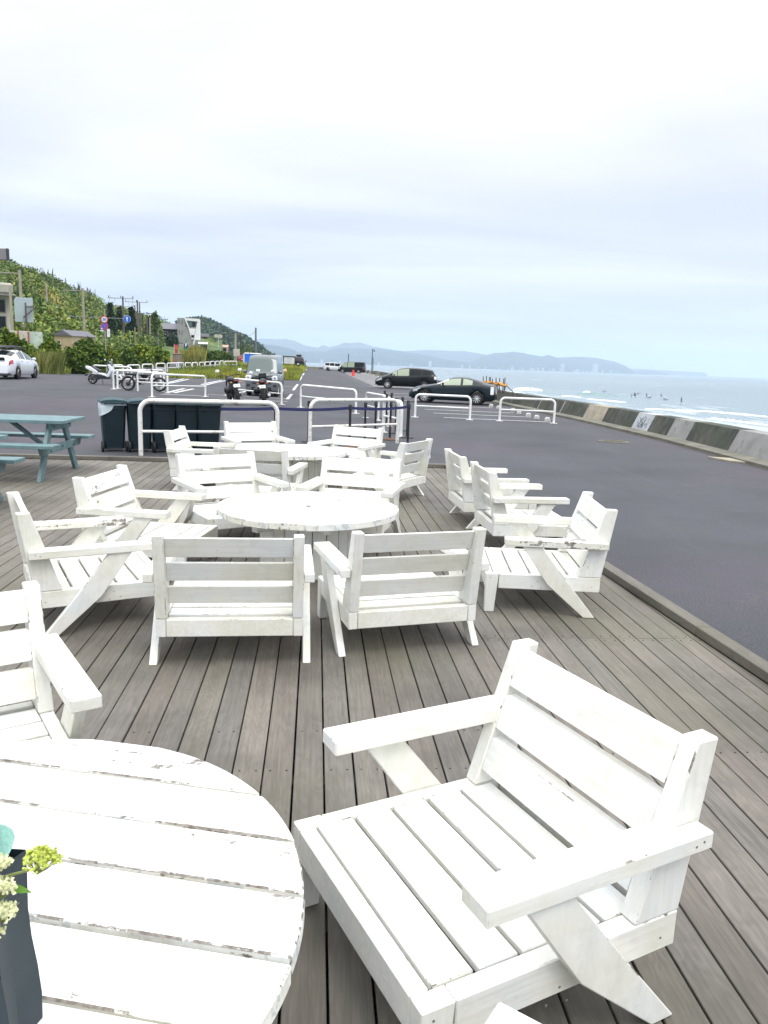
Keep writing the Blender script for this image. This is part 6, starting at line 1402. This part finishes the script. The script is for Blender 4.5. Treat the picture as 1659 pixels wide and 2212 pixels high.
def person(kind,loc,rz,label):
    t=thing('person',label,'person',loc,rz,'surfers in the sea')
    if kind=='stand':
        J=[(0,0,.92,.14),(0,0,1.15,.15),(.06,0,1.38,.16),(.10,0,1.50,.06),(.13,0,1.62,.095),(.15,0,1.70,.07), (.06,.20,1.42,.07),(.0,.48,1.28,.05),(.12,.66,1.10,.035), (.06,-.20,1.42,.07),(.10,-.46,1.40,.05),(.22,-.66,1.28,.035), (.05,.11,.82,.10),(.16,.16,.48,.07),(.02,.20,.10,.05),(.14,.22,.04,.04), (-.05,-.11,.82,.10),(-.10,-.16,.48,.07),(-.28,-.20,.10,.05),(-.16,-.22,.04,.04)]
        E=[(0,1),(1,2),(2,3),(3,4),(4,5),(2,6),(6,7),(7,8),(2,9),(9,10),(10,11),(0,12),(12,13),(13,14),(14,15),(0,16),(16,17),(17,18),(18,19)]; hd=(.15,0,1.68)
    elif kind=='sit':
        J=[(0,0,.10,.15),(.03,0,.35,.15),(.06,0,.56,.15),(.08,0,.68,.06),(.10,0,.78,.09),(.11,0,.87,.07),(.05,.19,.58,.065),(.12,.26,.34,.05),(.30,.16,.16,.035),(.05,-.19,.58,.065),(.12,-.26,.34,.05),(.30,-.16,.16,.035),(.12,.16,.08,.09),(.42,.24,.02,.07),(.42,.26,-.35,.05),(.12,-.16,.08,.09),(.42,-.24,.02,.07),(.42,-.26,-.35,.05)]
        E=[(0,1),(1,2),(2,3),(3,4),(4,5),(2,6),(6,7),(7,8),(2,9),(9,10),(10,11),(0,12),(12,13),(13,14),(0,15),(15,16),(16,17)]; hd=(.11,0,.85)
    else:
        J=[(0,0,.16,.14),(.25,0,.20,.15),(.48,0,.28,.15),(.60,0,.36,.06),(.68,0,.42,.09),(.75,0,.46,.07),(.48,.2,.24,.06),(.60,.36,.10,.045),(.80,.38,-.02,.035),(.48,-.2,.24,.06),(.60,-.36,.10,.045),(.80,-.38,-.02,.035),(-.35,.10,.13,.09),(-.80,.10,.12,.05),(-.35,-.10,.13,.09),(-.80,-.10,.12,.05)]
        E=[(0,1),(1,2),(2,3),(3,4),(4,5),(2,6),(6,7),(7,8),(2,9),(9,10),(10,11),(0,12),(12,13),(0,14),(14,15)]; hd=(.73,0,.45)
    skin('body',J,E,M_wetsuit,t); MB().ball(Vector(hd)+Vector((.03,0,0)),(.085,.075,.105),10,8).build('face',M_skin,t,smooth=True); MB().ball(Vector(hd)+Vector((-.01,0,.02)),(.098,.088,.115),10,8).build('hair',M_hair,t,smooth=True); return t
SURF=[((750,236),'stand',150,'person in a black wetsuit standing on a board, arms out, on the wave'),((262,150),'sit',200,'person in a wetsuit sitting upright in the left cluster, just behind the leftmost'),((234,165),'sit',160,'leftmost person in the sea, a small dark figure'),((272,165),'sit',120,'person in a wetsuit leaning in the left cluster, nearest of them'),((292,138),'prone',20,'person lying on a white board at the top of the left cluster'),((384,156),'sit',10,'person sitting on a white board right of the left cluster'),((412,180),'prone',0,'person lying flat in the water below the one on the white board'),((536,162),'sit',5,'person sitting upright on a long white board in the middle'),((590,199),'prone',170,'person lying low in the water left of the standing one')]
for (q,k,a,l) in SURF:
    p=onz(*ZJ(*q),-6.42); person(k,(p.x,p.y,-6.36 if k!='prone' else -6.38),R(a),l)
    if k!='prone' or q[0]==292: surfboard((p.x+(.5 if q[0] in(384,536) else .05),p.y,-6.42),R(a),'white surfboard under the '+l.split(' on ')[0].split(',')[0],L=1.9 if q[0]!=536 else 2.7)
    else: surfboard((p.x,p.y,-6.45),R(a),'board under the '+l,L=1.9)
p=onz(*Z6(783,262),-6.42); person('prone',(p.x,p.y,-6.38),0,'tiny dark person far out beyond the others'); surfboard((p.x,p.y,-6.45),0,'board under the tiny far out person')
# a few road users far down the coast road
# ============================================================ FAR SHORE TOWN
fb=None; M_town=simple('pale_town_wall',(.42,.43,.45),.8,.1,.1,0)
def far_build(px,py,depth,w_,h,label):
    global fb
    if fb is None:
        fb=thing('far_building','x','building',group='pale buildings of the town across the bay'); b=MB().box((0,0,.5),(1,1,1)); b.box((0,0,1.06),(.4,.4,.14)); b.build('wall',M_town,fb)
        o=fb
    else: o=copytree(fb)
    p=at(px,py,depth); o.location=(p.x,depth,-5.5); o.scale=(w_,w_*.8,h+max(0,p.z+5.5)); o['label']=label
far_build(695,786,4300,15,18,'tall pale tower block across the bay right of the road end'); far_build(929,789,4600,16,22,'pale block on the far shore behind the camera pole'); far_build(1215,791,5000,26,12,'white block on the far shore under the middle headland'); far_build(1286,794,5600,34,20,'brightest white building on the far shore below the right headland')
k=0
for i in range(46):
    px=random.choice([random.uniform(665,820),random.uniform(830,1010),random.uniform(1010,1130),random.gauss(1290,28),random.uniform(1130,1330)]); d=random.uniform(4300,5300)
    far_build(px,hz(px)+random.uniform(-3.2,.2),d,random.uniform(6,15),random.uniform(2.5,6),'small pale building in the town strung along the far shore')
# ============================================================ HAZE
HB=MB(); x0,x1,y0,y1,zl,zh=-9000,16500,-1500,17500,-7.8,345
HB.box(((x0+x1)/2,(y0+y1)/2,(zl+zh)/2),(x1-x0,y1-y0,zh-zl)); hm=bpy.data.materials.new('sea_haze'); hm.use_nodes=True; t=hm.node_tree; t.nodes.clear()
v=N(t,'ShaderNodeVolumePrincipled'); v.inputs['Color'].default_value=(.70,.84,1.0,1); v.inputs['Density'].default_value=1.6e-4; v.inputs['Anisotropy'].default_value=.1
o_=N(t,'ShaderNodeOutputMaterial'); t.links.new(v.outputs[0],o_.inputs['Volume']); o=HB.build('haze',hm); struct(o,'stuff'); o['label']='pale blue sea haze over the bay'
